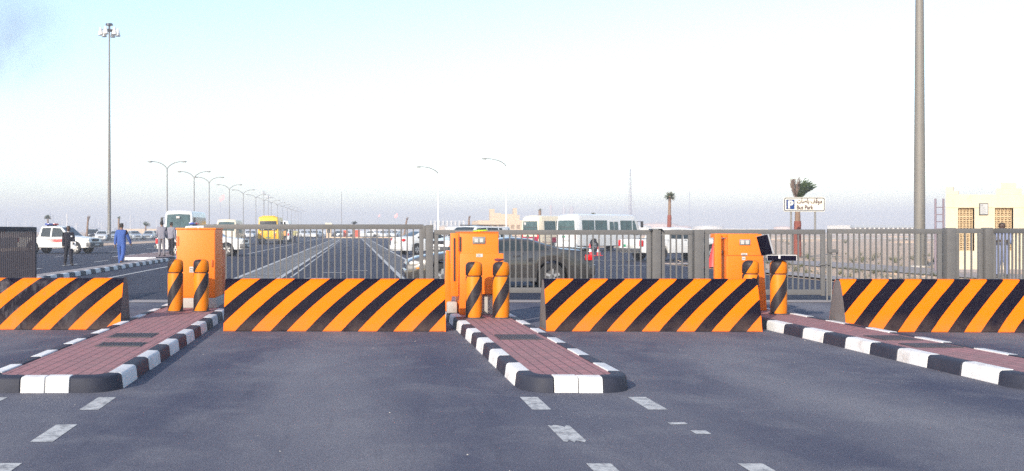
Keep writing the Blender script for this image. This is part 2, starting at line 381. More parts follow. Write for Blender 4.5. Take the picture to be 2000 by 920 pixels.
mk = MB()
def dash(x, y0, y1, w=0.155, z=0.013):
    if y1 < 19: z = 0.0065
    mk.quad((x - w / 2, y0, z), (x + w / 2, y0, z), (x + w / 2, y1, z), (x - w / 2, y1, z))
def blob_dash(x, y0, y1, w, z=0.0065):
    """a dash whose ends have broken away"""
    n = 7; lo = [(x - w / 2 + w * i / n, y0 + random.uniform(0, .12), z) for i in range(n + 1)]
    hi = [(x - w / 2 + w * i / n, y1 - random.uniform(0, .09), z) for i in range(n + 1)]
    mk.quad(*lo, *reversed(hi))
for xs, ys in ((-2.14, (7.85, 6.66, 5.45, 4.2)), (-3.08, (7.85, 6.66)), (1.52, (7.86, 6.64, 5.44)), (2.46, (7.86, 6.64, 5.44, 4.2)), (6.06, (7.86, 6.64)), (7.0, (7.86,))):
    for i, y in enumerate(ys):
        if xs in (2.46,) and i == 1:
            dash(xs - .03, y + .62, y + .70, .13); dash(xs + .03, y + .28, y + .40, .11)
        elif xs == 1.52 and i == 1: blob_dash(xs, y, y + .6, .16)
        else: dash(xs, y, y + .6)
dash(-22.2, 40, 300, .16); dash(-7.5, 21, 46, .14); dash(-6.6, 60, 190, .14)
for i in range(14):
    dash(-16.6, 30 + i * 12, 34 + i * 12, .15)
    dash(-12.0, 30 + i * 5, 32.4 + i * 5, .15)
for x in (-3.58, -2.27): dash(x, 24, 190, .16)
for x in (1.47, 2.61): dash(x, 24, 190, .15)
dash(-1.95, 30, 150, .07)
for i in range(46):                                         # bars across the left strip
    y = 27.5 + i * 1.0; mk.quad((-3.46, y, .013), (-2.4, y + .25, .013), (-2.4, y + .5, .013), (-3.46, y + .25, .013))
for x0, x1, y in ((-1.1, -.3, 33.5), (-.1, .5, 35), (.3, 1.0, 29), (-1.5, -.7, 29.4)): mk.quad((x0, y, .013), (x1, y, .013), (x1, y + .25, .013), (x0, y + .25, .013))
mk.quad((10.5, 40, .013), (20, 42, .013), (20, 42.2, .013), (10.5, 40.2, .013))
mk.quad((10.5, 47, .013), (20, 49, .013), (20, 49.2, .013), (10.5, 47.2, .013))
tag(mk.build('road_markings', M['line']), kind='structure')

# litter and grit on the asphalt: uncountable
gr = MB()
for i in range(90):
    x, y = random.uniform(-4, 9), random.uniform(4.5, 19); s = random.uniform(.002, .0055)
    if random.random() < .3: x, y = random.gauss(.9, .5), random.gauss(5.6, .2)
    gr.box(x - s, x + s, y - s * .8, y + s * .8, .004, .004 + s)
tag(gr.build('road_grit', M['concrete']), kind='stuff')

# ------------------------------------------------------------------ kerbs and traffic islands
KPROF = [(0.0, 0.0), (0.014, 0.118), (0.024, 0.136), (0.042, 0.144), (0.15, 0.147), (0.15, 0.0)]     # (inwards, up)
def arc_path(pts, step=0.05):
    out = [Vector((*pts[0], 0))]
    for a, b in zip(pts[:-1], pts[1:]):
        a, b = Vector((*a, 0)), Vector((*b, 0)); n = max(1, int((b - a).length / step))
        for i in range(1, n + 1): out.append(a.lerp(b, i / n))
    return out
def kerb_run(path, lens, colours, parent, prof=KPROF):
    """path runs with the inside on its LEFT; every stone is a mesh of its own"""
    cum = [0.0]
    for a, b in zip(path[:-1], path[1:]): cum.append(cum[-1] + (b - a).length)
    cum = np.array(cum); px = np.array([p.x for p in path]); py = np.array([p.y for p in path])
    def at(s):
        x, y = float(np.interp(s, cum, px)), float(np.interp(s, cum, py)); e = 0.02
        x1, y1 = float(np.interp(min(s + e, cum[-1]), cum, px)), float(np.interp(min(s + e, cum[-1]), cum, py))
        x0, y0 = float(np.interp(max(s - e, 0), cum, px)), float(np.interp(max(s - e, 0), cum, py))
        d = Vector((x1 - x0, y1 - y0)).normalized(); return Vector((x, y)), Vector((-d.y, d.x))
    s = 0.0; k = 0
    while s < cum[-1] - 0.08:
        ln = lens[min(k, len(lens) - 1)]; e = min(s + ln, cum[-1]); n = max(2, int((e - s) / 0.06))
        rings = []
        jit = random.uniform(-.006, .006)
        for i in range(n + 1):
            p, nn = at(s + .004 + (e - s - .008) * i / n)
            rings.append([(p.x + nn.x * (u + jit), p.y + nn.y * (u + jit), z + jit * .5) for u, z in prof])
        MB().ring(rings).build('kerb_stone', M['kerb_white'] if colours(k) else M['kerb_black'], parent, angle=24, bevel=.005, segs=1)
        s = e; k += 1

def island(label, x0, x1, y0, y1, grates, skew=0.0):
    t = thing('traffic_island', label, 'traffic island', (0, 0, 0), group='kerbed traffic islands')
    r = 0.27; xm = (x0 + x1) / 2
    def half(sx):
        xe = x1 if sx > 0 else x0
        pts = [(xm, y0), (xe - sx * r, y0)]
        for i in range(1, 9):
            a = R(90) * i / 8; pts.append((xe - sx * r + sx * r * math.sin(a), y0 + r * 1.15 - r * 1.15 * math.cos(a)))
        pts.append((xe, y1)); return pts
    right = arc_path(half(1)); left = arc_path(half(-1))
    lens = [0.22, 0.58] + [0.57] * 60
    kerb_run(right, lens, lambda k: k % 2 == 0, t)
    # mirrored run: same pattern, walked the other way round so that the inside stays on the left
    leftr = list(reversed(left)); total = sum((b - a).length for a, b in zip(leftr[:-1], leftr[1:]))
    seq = []; rest = total
    for ln in lens:
        seq.append(min(ln, rest)); rest -= ln
        if rest <= 0.01: break
    n = len(seq); seq = list(reversed(seq))
    kerb_run(leftr, seq + [9], lambda k: (n - 1 - k) % 2 == 0, t)
    b = MB()
    rr = r - .1
    poly = [(x0 + .145, y1), (x0 + .145, y0 + .145 + rr)] + [(x0 + .145 + rr - rr * math.cos(a), y0 + .145 + rr - rr * math.sin(a)) for a in (R(30), R(60), R(90))]
    poly += [(x1 - .145 - rr + rr * math.sin(a), y0 + .145 + rr - rr * math.cos(a)) for a in (0, R(30), R(60), R(90))] + [(x1 - .145, y1)]
    b.prism(poly, 'z', 0.0, 0.135)
    b.build('paving', M['pavers'], t)
    for gx0, gx1, gy0, gy1 in grates:
        g = MB(); nb = 14
        for i in range(nb):
            xa = gx0 + (gx1 - gx0) * i / nb; g.box(xa, xa + (gx1 - gx0) / nb * .6, gy0 + .012, gy1 - .012, .12, .146)
        g.box(gx0 - .01, gx1 + .01, gy0 - .01, gy0 + .012, .12, .147); g.box(gx0 - .01, gx1 + .01, gy1 - .012, gy1 + .01, .12, .147)
        g.box(gx0 - .008, gx1 + .008, gy0 - .008, gy1 + .008, .12, .1385)
        g.build('drain_grate', M['grate'], t)
    return t
island('red paved island with two dark grates, carrying the plain orange cabinet', -3.4, -2.12, 8.68, 19.5, [(-3.03, -2.5, 11.97, 12.42), (-2.93, -2.43, 11.05, 11.4)])
island('red paved island with one dark grate, carrying the stepped orange ticket machine', 1.5, 2.52, 8.68, 19.5, [(1.78, 2.28, 11.75, 12.25)])
island('red paved island beyond the right hand lane, under the bollard that carries the open case', 6.05, 7.06, 8.72, 19.5, [(6.38, 6.83, 11.7, 12.15), (6.34, 6.85, 10.95, 11.3)])

kt = thing('kerb', 'black and white kerb of the narrow median behind the weathered barrier', 'kerb', (0, 0, 0))
kerb_run(arc_path([(-8.85, 23.5), (-8.85, 47)], .3), [.62] * 60, lambda k: k % 2 == 0, kt)
MB().box(-9.6, -9.004, 23.5, 47, 0, .135).build('paving', M['grey_paving'], kt)
mt = thing('median_island', 'pinkish paved median nose with one white kerb block, under the two men in grey', 'traffic island', (0, 0, 0))
nose = [(-9.0, 75), (-12.3, 75), (-12.3, 49.3)] + [(-10.7 - 1.6 * math.cos(R(a)), 49.3 - 1.2 * math.sin(R(a))) for a in (25, 50, 75, 105, 130, 155)] + [(-9.1, 49.3)]
nose = arc_path([(-12.3, 75), (-12.3, 49.3)] + [(-10.7 - 1.6 * math.cos(R(a)), 49.3 - 1.2 * math.sin(R(a))) for a in (25, 50, 75, 105, 130, 155)] + [(-9.1, 49.3), (-9.1, 75)], .2)
kerb_run(nose, [1.6] * 60, lambda k: k % 2 == 1, mt)
MB().prism([(-12.14, 75), (-12.14, 49.4), (-11.6, 48.6), (-10.7, 48.3), (-9.8, 48.6), (-9.26, 49.4), (-9.26, 75)], 'z', 0, .14).build('paving', M['pink_paving'], mt)
fk = thing('kerb', 'pale sand coloured kerb across the far end of the middle carriageway', 'kerb', (0, 0, 0))
MB().box(-5.5, 14, 196.2, 196.7, 0, .22).build('kerb_top', M['sand_wall'], fk, bevel=.03)

# ------------------------------------------------------------------ striped concrete barriers
def barrier(label, x0, x1, yl, yr, phase, period, slant, frac, worn=0.0):
    L = x1 - x0
    prof = [(0.0, 0.0), (0.012, 0.02), (0.055, 0.24), (0.10, 0.42), (0.155, 0.60), (0.195, 0.70), (0.225, 0.735), (0.262, 0.745), (0.338, 0.745)]
    prof = prof + [(0.60 - y, z) for y, z in reversed(prof[:-2])] ; prof.insert(9, (0.375, 0.735)) if False else None
    b = MB(); b.ring([[(0, y, z) for y, z in prof], [(L, y, z) for y, z in prof]], cap=False, mi=0)
    b.add([(0, y, z) for y, z in prof], [tuple(range(len(prof)))], 1); b.add([(L, y, z) for y, z in prof], [tuple(range(len(prof)))], 1)
    me_ob = b.build('striped_barrier', [stripes('striped_paint', phase, period, slant, frac, worn), M['barrier_end']], angle=50)
    bm = bmesh.new(); bm.from_mesh(me_ob.data); bmesh.ops.remove_doubles(bm, verts=bm.verts, dist=1e-4)
    es = [e for e in bm.edges if len(e.link_faces) == 2 and e.calc_face_angle(0) > R(60)]
    bmesh.ops.bevel(bm, geom=es, offset=.012, segments=2, affect='EDGES', profile=.6); bmesh.ops.recalc_face_normals(bm, faces=bm.faces)
    bm.to_mesh(me_ob.data); bm.free(); me_ob.data.polygons.foreach_set('use_smooth', [True] * len(me_ob.data.polygons)); me_ob.data.set_sharp_from_angle(angle=R(50))
    me_ob.location = (x0, yl, .004); me_ob.rotation_euler = (0, 0, math.atan2(yr - yl, L))
    return tag(me_ob, label, 'barrier', 'striped concrete barriers')
barrier('scuffed orange and black striped barrier with grey wear, beside the plain orange cabinet', -6.65, -3.41, 14.25, 14.2, 1.94, .53, 1.0, .5, 1.0)
barrier('striped barrier closing the lane between the plain orange cabinet and the stepped machine', -1.88, 1.32, 14.0, 13.95, .165 - .27, .51, 1.0, .53)
barrier('orange and black striped barrier overlapping the foot of the bollard at the slanted orange machine', 2.77, 5.85, 13.98, 13.93, .36 + .0, .50, .98, .5)
barrier('striped barrier with a dark bare end, in front of the gates by the guardhouse', 7.05, 10.4, 13.9, 13.8, .25, .465, .82, .5)

# ------------------------------------------------------------------ bollards
bol_mats = [bollard_paint('bollard_stripe_paint', .645), bollard_paint('bollard_cap_paint', .66)]
def make_bollard():
    t = thing('bollard', '', 'bollard', group='striped steel bollards')
    MB().lathe([(.125, 0), (.125, .61), (.118, .625)], 28).build('post', bol_mats[0], t, angle=50)
    MB().lathe([(.112, .6), (.112, .66)], 28).build('groove', M['black'], t)
    MB().lathe([(.117, .64), (.127, .65), (.127, .78), (.12, .815), (.095, .84), (.05, .848)], 28).build('cap', bol_mats[1], t, angle=60)
    MB().lathe([(.15, 0), (.15, .012), (.127, .014)], 28).build('base_flange', M['grate'], t)
    return t
b0 = make_bollard()
for i, (x, y, rz, lab) in enumerate([
        (-2.915, 15.9, 0, 'left one of the two striped bollards before the plain orange cabinet'),
        (-2.495, 15.9, 8, 'right one of the two striped bollards before the plain orange cabinet'),
        (1.815, 14.7, 0, 'striped bollard before the stepped orange machine, under its small white label'),
        (2.225, 14.7, 6, 'striped bollard with a dusky red rag lying on its cap'),
        (6.30, 15.45, 0, 'striped bollard half hidden behind the end of an orange and black barrier'),
        (6.725, 15.4, 4, 'striped bollard that carries the open black case')]):
    o = b0 if i == 0 else copy_tree(b0)
    o.location = (x, y, .136); o.rotation_euler = (0, 0, R(rz)); o['label'] = lab
rag = MB()
for i in range(7): rag.ball((random.uniform(-.04, .04), random.uniform(-.03, .03), .02 + random.uniform(0, .012)), (random.uniform(.025, .05), random.uniform(.025, .04), random.uniform(.015, .025)), 9, 6)
o = rag.build('rag', M['red_cloth'], angle=80); o.location = (2.2, 14.72, .985); tag(o, 'dusky red rag crumpled on the cap of a striped bollard', 'rag')

# ------------------------------------------------------------------ orange cabinets
def text_mesh(name, s, size, m, parent, loc, rot=(R(90), 0, 0), bold=0.0, depth=0.004, align='LEFT', width=None):
    c = bpy.data.curves.new(name, 'FONT'); c.body = s; c.size = size; c.offset = bold; c.extrude = depth; c.align_x = align
    tmp = bpy.data.objects.new('tmp', c); COL.objects.link(tmp)
    dg = bpy.context.evaluated_depsgraph_get(); me = bpy.data.meshes.new_from_object(tmp.evaluated_get(dg))
    bpy.data.objects.remove(tmp); me.materials.clear(); me.materials.append(m); me.name = name
    o = bpy.data.objects.new(name, me); COL.objects.link(o); o.parent = parent; o.location = loc; o.rotation_euler = rot
    if width:
        xsv = [v.co.x for v in me.vertices]; k = width / (max(xsv) - min(xsv)); mn = min(xsv)
        for v in me.vertices: v.co.x = (v.co.x - mn) * k
    return o
def sticker(t, x, z, y, w, h, m=None, marks=3, name='label'):
    MB().box(x - w / 2, x + w / 2, y - .004, y, z - h / 2, z + h / 2).build(name, m or M['label'], t)
    if marks:
        b = MB()
        for i in range(marks):
            zz = z - h / 2 + h * (i + .7) / (marks + .6); b.box(x - w * .36, x + w * random.uniform(.1, .36), y - .0065, y - .0042, zz - h * .05, zz + h * .05)
        b.build('print', M['ink'], t.children[-1] if False else t)

# left: a plain closed cabinet on a plinth
t = thing('control_cabinet', 'plain closed orange cabinet on a pale concrete plinth, behind two striped bollards', 'cabinet', (-2.695, 16.6, .136))
MB().box(-.33, .33, 0, .95, .17, 1.335).build('housing', M['orange'], t, bevel=.012)
MB().box(-.345, .345, -.012, .965, 1.337, 1.365).build('lid', M['orange'], t, bevel=.008)
MB().box(-.34, .36, -.02, 1.25, 0, .168).build('plinth', M['concrete'], t, bevel=.015)
MB().box(.05, .33, .97, 1.35, .172, .97).build('rear_housing', M['orange_dark'], t, bevel=.01)
MB().box(-.318, .318, -.006, -.002, .2, 1.31).build('door', M['orange'], t, bevel=.002)
sticker(t, -.07, .655, -.008, .075, .1, marks=2); sticker(t, -.3, 1.14, -.008, .025, .16, M['orange_dark'], 0, 'faded_label')
MB().box(.27, .29, -.03, -.008, .7, .82).build('handle', M['orange_dark'], t, bevel=.004)
# centre: stepped ticket machine
t = thing('ticket_machine', 'stepped orange ticket machine with slotted flank and a silver coin panel, behind two bollards', 'ticket machine', (2.0, 15.25, .136))
MB().box(-.33, .28, .07, .75, .32, 1.285).build('upper_housing', M['orange'], t, bevel=.012)
MB().prism([(-.34, 0), (-.34, .96), (.345, .96), (.345, .325), (.0, .322), (.0, 0)], 'y', .0, .066).build('front_panel', M['orange'], t, bevel=.006)
MB().box(.01, .33, .09, .72, 0, .315).build('plinth', M['concrete'], t, bevel=.012)
MB().box(-.33, -.005, .075, .7, .02, .316).build('lower_housing', M['orange'], t, bevel=.008)
MB().box(-.47, -.345, .12, .17, .28, 1.28).build('side_plate', M['orange'], t, bevel=.006)
MB().box(-.425, -.395, .110, .118, .52, 1.2).build('slot', M['slot'], t)
MB().box(-.335, -.31, .055, .0685, .99, 1.22).build('slot', M['slot'], t)
MB().prism([(-.385, .3), (-.36, .3), (-.345, .98), (-.352, 1.0)], 'y', .02, .07).build('brace', M['orange'], t, bevel=.003)
MB().prism([(-.56, .03), (-.475, .03), (-.43, .3), (-.475, 1.0), (-.53, 1.0)], 'y', .26, .32).build('side_flap', M['orange'], t, bevel=.006)
MB().box(-.52, -.36, .16, .6, 0, .19).build('footing', M['concrete'], t, bevel=.03)
MB().box(-.13, .07, .055, .0695, 1.11, 1.22).build('coin_panel', M['silver'], t, bevel=.004)
cp = t.children[-1]
MB().box(-.1, -.045, .048, .0545, 1.135, 1.195).build('coin_button', M['plate'], cp); MB().box(-.02, .035, .048, .0545, 1.135, 1.195).build('coin_button', M['plate'], cp)
sticker(t, -.03, .93, -.001, .1, .05, marks=2)
MB().box(-.33, .28, .05, .77, 1.287, 1.30).build('lid', M['orange'], t, bevel=.004)
# right: machine with a slanting edge and an open hatch
t = thing('ticket_machine', 'orange machine with slanting edge and open hatch, next to the open black case', 'ticket machine', (6.33, 16.05, .136))
MB().prism([(-.18, 0), (-.18, .92), (-.155, .92), (-.155, 1.262), (.40, 1.262), (.49, 0.0)], 'y', 0, .06).build('front_panel', M['orange'], t, bevel=.008)
MB().prism([(-.37, 0), (-.37, 1.27), (-.265, 1.27), (-.265, 0)], 'y', .0, .07).build('side_column', M['orange'], t, bevel=.008)
MB().box(-.262, .38, .1, .5, 1.2, 1.268).build('roof', M['orange'], t, bevel=.006)
MB().box(-.15, .36, .10, .5, .05, 1.19).build('housing', M['orange'], t, bevel=.006)
MB().prism([(-.262, .02), (-.262, .9), (-.235, .9), (-.185, .02)], 'y', .18, .2).build('hatch_gap', M['slot'], t)
MB().prism([(-.262, .905), (-.262, 1.2), (-.158, 1.2), (-.158, .935)], 'y', .3, .33).build('rear_panel', M['label'], t)
MB().box(-.262, -.158, .2, .28, .93, .985).build('hinge_block', M['steel'], t, bevel=.005)
MB().box(.03, .21, -.012, -.002, 1.08, 1.175).build('coin_panel', M['silver'], t, bevel=.004)
cp = t.children[-1]
MB().box(.05, .105, -.018, -.0125, 1.095, 1.16).build('coin_button', M['plate'], cp); MB().box(.13, .185, -.018, -.0125, 1.095, 1.16).build('coin_button', M['plate'], cp)
sticker(t, .11, .925, -.002, .1, .045, marks=2); sticker(t, .10, .86, -.002, .055, .055, marks=1)
MB().prism([(-.176, .905), (.425, .905), (.424, .915), (-.176, .915)], 'y', -.006, -.001).build('seam', M['orange_dark'], t)

# folded hi-vis vest on the stepped machine
v = MB()
for i in range(4): v.ball((-.08 + i * .05, random.uniform(-.02, .02), .008 + .004 * i), (.05, .08, random.uniform(.012, .024)), 9, 6)
o = v.build('safety_vest', M['hivis'], angle=80); o.location = (2.02, 15.5, 1.437); tag(o, 'yellow green safety vest folded on top of the stepped orange machine', 'vest')

# open black case on the bollard
t = thing('open_case', 'open black case with silver edges lying on a striped bollard cap', 'case', (6.76, 15.4, .985), -22)
MB().box(-.2, .22, -.16, .16, .002, .085).build('tray', M['case'], t, bevel=.008)
tr = MB(); tr.box(-.203, .223, -.164, -.161, .078, .088); tr.box(.221, .2245, -.164, .164, .078, .088); tr.box(-.203, .223, .161, .164, .078, .088)
tr.box(-.203, -.198, -.1645, -.161, 0, .078); tr.box(.217, .2245, -.1645, -.161, 0, .078)
tr.build('edge_trim', M['silver_trim'], t)
MB().box(-.04, -.01, -.17, -.1665, .03, .085).build('latch', M['silver_trim'], t)
lid = MB(); lid.T = Matrix.Translation((-.19, 0, .09)) @ Matrix.Rotation(R(-14), 4, 'Y') @ Matrix.Rotation(R(30), 4, 'Z')
lid.box(-.055, 0, -.17, .10, 0, .31); lid.build('lid', M['case'], t, bevel=.008)
lt = MB(); lt.T = lid.T; lt.box(-.02, .004, -.176, -.171, 0, .315); lt.box(-.058, .004, -.176, .105, .311, .317); lt.box(-.002, .006, -.17, .10, -.004, .006); lt.build('edge_trim', M['silver_trim'], t)

# ------------------------------------------------------------------ grey gates and their posts
GY = 20.1
bar_mesh = {}
def gate_leaf(label, L, zt, zb, spacing, loc, rz=0, braces=False, bolt=None, stile=.085, midrail=False):
    t = thing('gate_leaf', label, 'gate', loc, rz, 'grey steel gates')
    MB().box(0, L, -.03, .03, zt - .1, zt).build('top_rail', M['gate'], t, bevel=.006)
    MB().box(stile + .002, L - stile - .002, -.03, .03, zb, zb + .11).build('bottom_rail', M['gate'], t, bevel=.006)
    for x in (0, L - stile): MB().box(x, x + stile, -.028, .028, zb - .02, zt - .102).build('stile', M['gate'], t, bevel=.005)
    n = max(1, round((L - 2 * stile) / spacing) - 1); first = None
    sp = (L - 2 * stile) / (n + 1)
    for i in range(n):
        x = stile + sp * (i + 1)
        if first is None:
            first = MB().box(-.0135, .0135, -.013, .013, zb + .112, zt - .102).build('bar', M['gate'], t); o = first
        else:
            o = first.copy(); COL.objects.link(o); o.parent = t
        o.location = (x, 0, 0)
    return t
def gx(px): return XX(px, GY)
gA = gate_leaf('tallest grey barred gate, closing the lane behind the barrier with the straight road beyond', gx(827) - gx(398), 1.585, .16, .125, (gx(398), GY, 0))
gB = gate_leaf('long grey barred gate in front of the warm grey coupe', gx(1271) - gx(848), 1.47, .17, .124, (gx(848), GY, 0))
gC = gate_leaf('short three barred gate before the white pickup with the maroon stripe', gx(1352) - gx(1290), 1.47, .17, .125, (gx(1290), GY, 0))
gD = gate_leaf('grey barred gate behind the slanted orange machine and the open black case', gx(1611) - gx(1376), 1.48, .13, .115, (gx(1376), GY, 0))
gE = gate_leaf('grey barred gate with lock box and drop bolt, before the thick grey mast', gx(1839) - gx(1616), 1.49, .13, .113, (gx(1616), GY, 0))
gF = gate_leaf('short grey gate of three bars in front of the pierced screen of the guardhouse', gx(1918) - gx(1864), 1.5, .13, .115, (gx(1864), GY, 0))
gG = gate_leaf('swung open gate leaf in front of the man in washed blue coverall', 2.6, 1.5, .13, .105, (gx(1938), GY, 0), -90)
gH = gate_leaf('shade darkened grey gate leaf swung open beside the police pickup, its bars crowding together', 3.4, 1.53, .16, .11, (XX(69, GY), GY, 0), -90)
for c in gH.children:
    if c.data.name in ('bar.dark',): pass
    c.data = c.data.copy() if c.data.users < 2 else c.data
    c.data.materials[0] = M['gate_shaded']  # shade on this open leaf is put into its colour
# fittings, each a part of its leaf
MB().box(.0, .2, -.06, -.032, 1.0, 1.07).build('lock_box', M['post'], gE, bevel=.005)
for x in (-.028, .06): MB().tube([(x, -.045, .006), (x, -.045, .95)], .013, 8).build('drop_bolt', M['steel'], gE)
MB().box(-.2, .02, -.06, -.032, .74, .775).build('latch_bar', M['post'], gE, bevel=.004)
MB().box(gx(827) - gx(398) + .002, gx(827) - gx(398) + .1, -.02, .02, 1.42, 1.47).build('latch', M['post'], gA, bevel=.004)
MB().box(gx(827) - gx(398) - .02, gx(827) - gx(398) + .05, -.045, -.032, 1.3, 1.56).build('latch', M['post'], gA, bevel=.004)

def post(label, px0, px1, zt, cap=False, y=GY):
    t = thing('gate_post', label, 'gate post', ((gx(px0) + gx(px1)) / 2, y, 0), group='square gate posts')
    w = (gx(px1) - gx(px0)) / 2
    MB().box(-w, w, -w, w, 0, zt).build('shaft', M['post'], t, bevel=.008)
    MB().box(-w - .012, w + .012, -w - .012, w + .012, 0, .02).build('base_plate', M['post'], t)
    if cap:
        b = MB(); b.prism([(-w - .05, zt - .03), (-w - .02, zt + .022), (w + .02, zt + .022), (w + .05, zt - .03), (w + .03, zt - .03), (w + .01, zt + .004), (-w - .01, zt + .004), (-w - .03, zt - .03)], 'y', -w - .02, w + .02)
        b.build('cap', M['black'], t)
    else: MB().box(-w + .004, w - .004, -w + .004, w - .004, zt, zt + .006).build('cap', M['post'], t)
    for z in (.45, zt - .25): MB().box(w + .001, w + .04, -.02, .02, z, z + .09).build('hinge', M['steel'], t, bevel=.004)
    return t
post('square grey post between the tall gate and the gate before the coupe', 831.5, 845.5, 1.565)
post('square grey post with a black arched cap, beside the short three barred gate', 1272.5, 1288.5, 1.475, True)
post('square grey post without cap, left of the slanted orange machine', 1354.5, 1372, 1.47)
post('square grey post between the lock box gate and the short gate at the guardhouse', 1845, 1862, 1.505)
post('square grey post next to the man in washed blue coverall', 1920.5, 1935.5, 1.51)


# ------------------------------------------------------------------ vehicles
class Loft:
    def __init__(s, L, W, top, belt, base, wheels, tumble=.28, corner=.07, k=.12, nose=.7, crown=.02, sill=.06):
        s.L, s.W, s.topp, s.beltp, s.base, s.wheels = L, W, sorted(top), sorted(belt), base, wheels
        s.tumble, s.corner, s.k, s.nose, s.crown, s.sill = tumble, corner, k, nose, crown, sill
    def top(s, x): return float(np.interp(x, *zip(*s.topp)))
    def belt(s, x): return min(float(np.interp(x, *zip(*s.beltp))), s.top(x) - .06)
    def bot(s, x):
        z = s.base + max(0, abs(x) - s.L / 2 + .35) * .12
        for xw, r in s.wheels:
            ra = r + .055
            if abs(x - xw) < ra: z = max(z, min(r + math.sqrt(ra * ra - (x - xw) ** 2), s.belt(x) - .04))
        return z
    def hw(s, x):
        e = max(0, abs(x) - (s.L / 2 - s.nose)) / s.nose
        return s.W / 2 * (1 - s.k * e * e)
    def sec(s, x):
        w, zt, zb = s.hw(x), s.top(x), s.bot(x); bl = max(s.belt(x), zb + .03)
        zt = max(zt, bl + .05)
        wt = w - s.tumble * max(0, zt - bl); c = min(s.corner, (zt - bl) * .5)
        return [(0, zb), (w - .12, zb), (w - .02, zb + s.sill * min(1, (bl - zb))), (w, zb + (bl - zb) * .55), (w - .025, bl), (wt, zt - c), (wt - c * .3, zt - c * .3), (wt - c, zt), (0, zt + s.crown)]
    def side(s, x, z):
        p = s.sec(x)[2:7]; return float(np.interp(z, [q[1] for q in p], [q[0] for q in p]))
    def body(s, mats, parent, extra=()):
        xs = set(lin(-s.L / 2, s.L / 2, 34)); xs |= {x for x, _ in s.topp} | set(extra)
        for xw, r in s.wheels:
            ra = r + .055
            xs |= {xw + ra * math.cos(a) for a in lin(0, math.pi, 13)} | {xw - ra - .004, xw + ra + .004}
        xs = sorted(x for x in xs if -s.L / 2 - 1e-6 <= x <= s.L / 2 + 1e-6)
        xs = [x for i, x in enumerate(xs) if i == 0 or x - xs[i - 1] > .003]
        rings = []
        for x in xs:
            h = s.sec(x); rings.append([(x, y, z) for y, z in h] + [(x, -y, z) for y, z in reversed(h[1:-1])])
        return MB().ring(rings).build('body', mats, parent, angle=28)
    def side_panel(s, name, poly, m, parent, off=.008, sides=(1, -1), thick=.0):
        """polygon in (x, z) laid 8 mm proud of the side"""
        out = []
        # subdivide in z so the panel follows the flank
        for sg in sides:
            b = MB()
            vs = [(x, sg * (s.side(x, z) + off), z) for x, z in poly]
            inn = [(x, sg * (s.side(x, z) - .02), z) for x, z in poly]
            b.ring([inn, vs]); out.append(b.build(name, m, parent))
        return out
    def slope(s, name, xa, xb, m, parent, margin=.1, off=.010, wa=None, wb=None):
        """glass on the sloping top between xa and xb"""
        n = 4; fr = []; bk = []
        for i in range(n + 1):
            x = xa + (xb - xa) * i / n; e = .02
            dx = (s.top(x + e) - s.top(x - e)) / (2 * e); nn = Vector((-dx, 0, 1)).normalized()
            p = s.sec(x); h = p[7][0] - margin
            z = p[7][1]
            for lst, o in ((fr, off), (bk, -.02)):
                lst.append([(x + nn.x * o, y, z + s.crown * (1 - abs(y) / max(p[7][0], .01)) + nn.z * o) for y in (-h, -h / 2, 0, h / 2, h)])
        b = MB(); c = 5
        for lst, rev in ((fr, False), (bk, True)):
            vs = [p for r in lst for p in r]
            b.add(vs, [(i * c + j, i * c + j + 1, (i + 1) * c + j + 1, (i + 1) * c + j) for i in range(n) for j in range(c - 1)])
        k = (n + 1) * c
        rim = [j for j in range(c)] + [i * c + c - 1 for i in range(1, n + 1)] + [n * c + j for j in range(c - 2, -1, -1)] + [i * c for i in range(n - 1, 0, -1)]
        base = len(b.v) - 2 * k
        for a, d in zip(rim, rim[1:] + rim[:1]): b.f.append((base + a, base + d, base + k + d, base + k + a)); b.m.append(0)
        return b.build(name, m, parent)

def wheel(parent, x, y, r, w, spokes=5):
    sg = 1 if y > 0 else -1
    o = MB().lathe([(r * .62, -w / 2), (r * .93, -w / 2), (r, -w / 2 + .03), (r, w / 2 - .03), (r * .93, w / 2), (r * .62, w / 2), (r * .62, -w / 2)], 26, axis='y', cap=False).build('wheel', M['tyre'], parent, angle=45)
    o.location = (x, y - sg * w / 2, r)
    b = MB(); b.lathe([(r * .66, -w * .3), (r * .66, w * .48), (r * .6, w * .46), (r * .56, w * .2), (r * .2, w * .22), (r * .16, w * .4), (.01, w * .42)] if sg > 0 else [(r * .66, w * .3), (r * .66, -w * .48), (r * .6, -w * .46), (r * .56, -w * .2), (r * .2, -w * .22), (r * .16, -w * .4), (.01, -w * .42)], 22, axis='y', mi=1)
    for k in range(spokes):
        T = b.T; b.T = Matrix.Rotation(2 * math.pi * k / spokes, 4, 'Y')
        b.box(-.035, .035, sg * w * .2 - .01, sg * w * .4, r * .14, r * .62, 0); b.T = T
    b.build('rim', [M['rim'], M['bumper']], o)
def put(parent, name, m, x0, x1, y0, y1, z0, z1, bevel=.01): return MB().box(x0, x1, y0, y1, z0, z1).build(name, m, parent, bevel=bevel)
def lamp(parent, name, m, c, r): return MB().ball(c, r, 12, 8).build(name, m, parent, angle=60)

def mirrors(L, parent, x, z, m):
    for sg in (1, -1):
        y = L.side(x, z)
        MB().box(x - .06, x + .06, sg * (y + .17) if sg < 0 else y - .01, sg * (y - .01) if sg < 0 else y + .17, z - .02, z + .12).build('mirror', m, parent, bevel=.03)

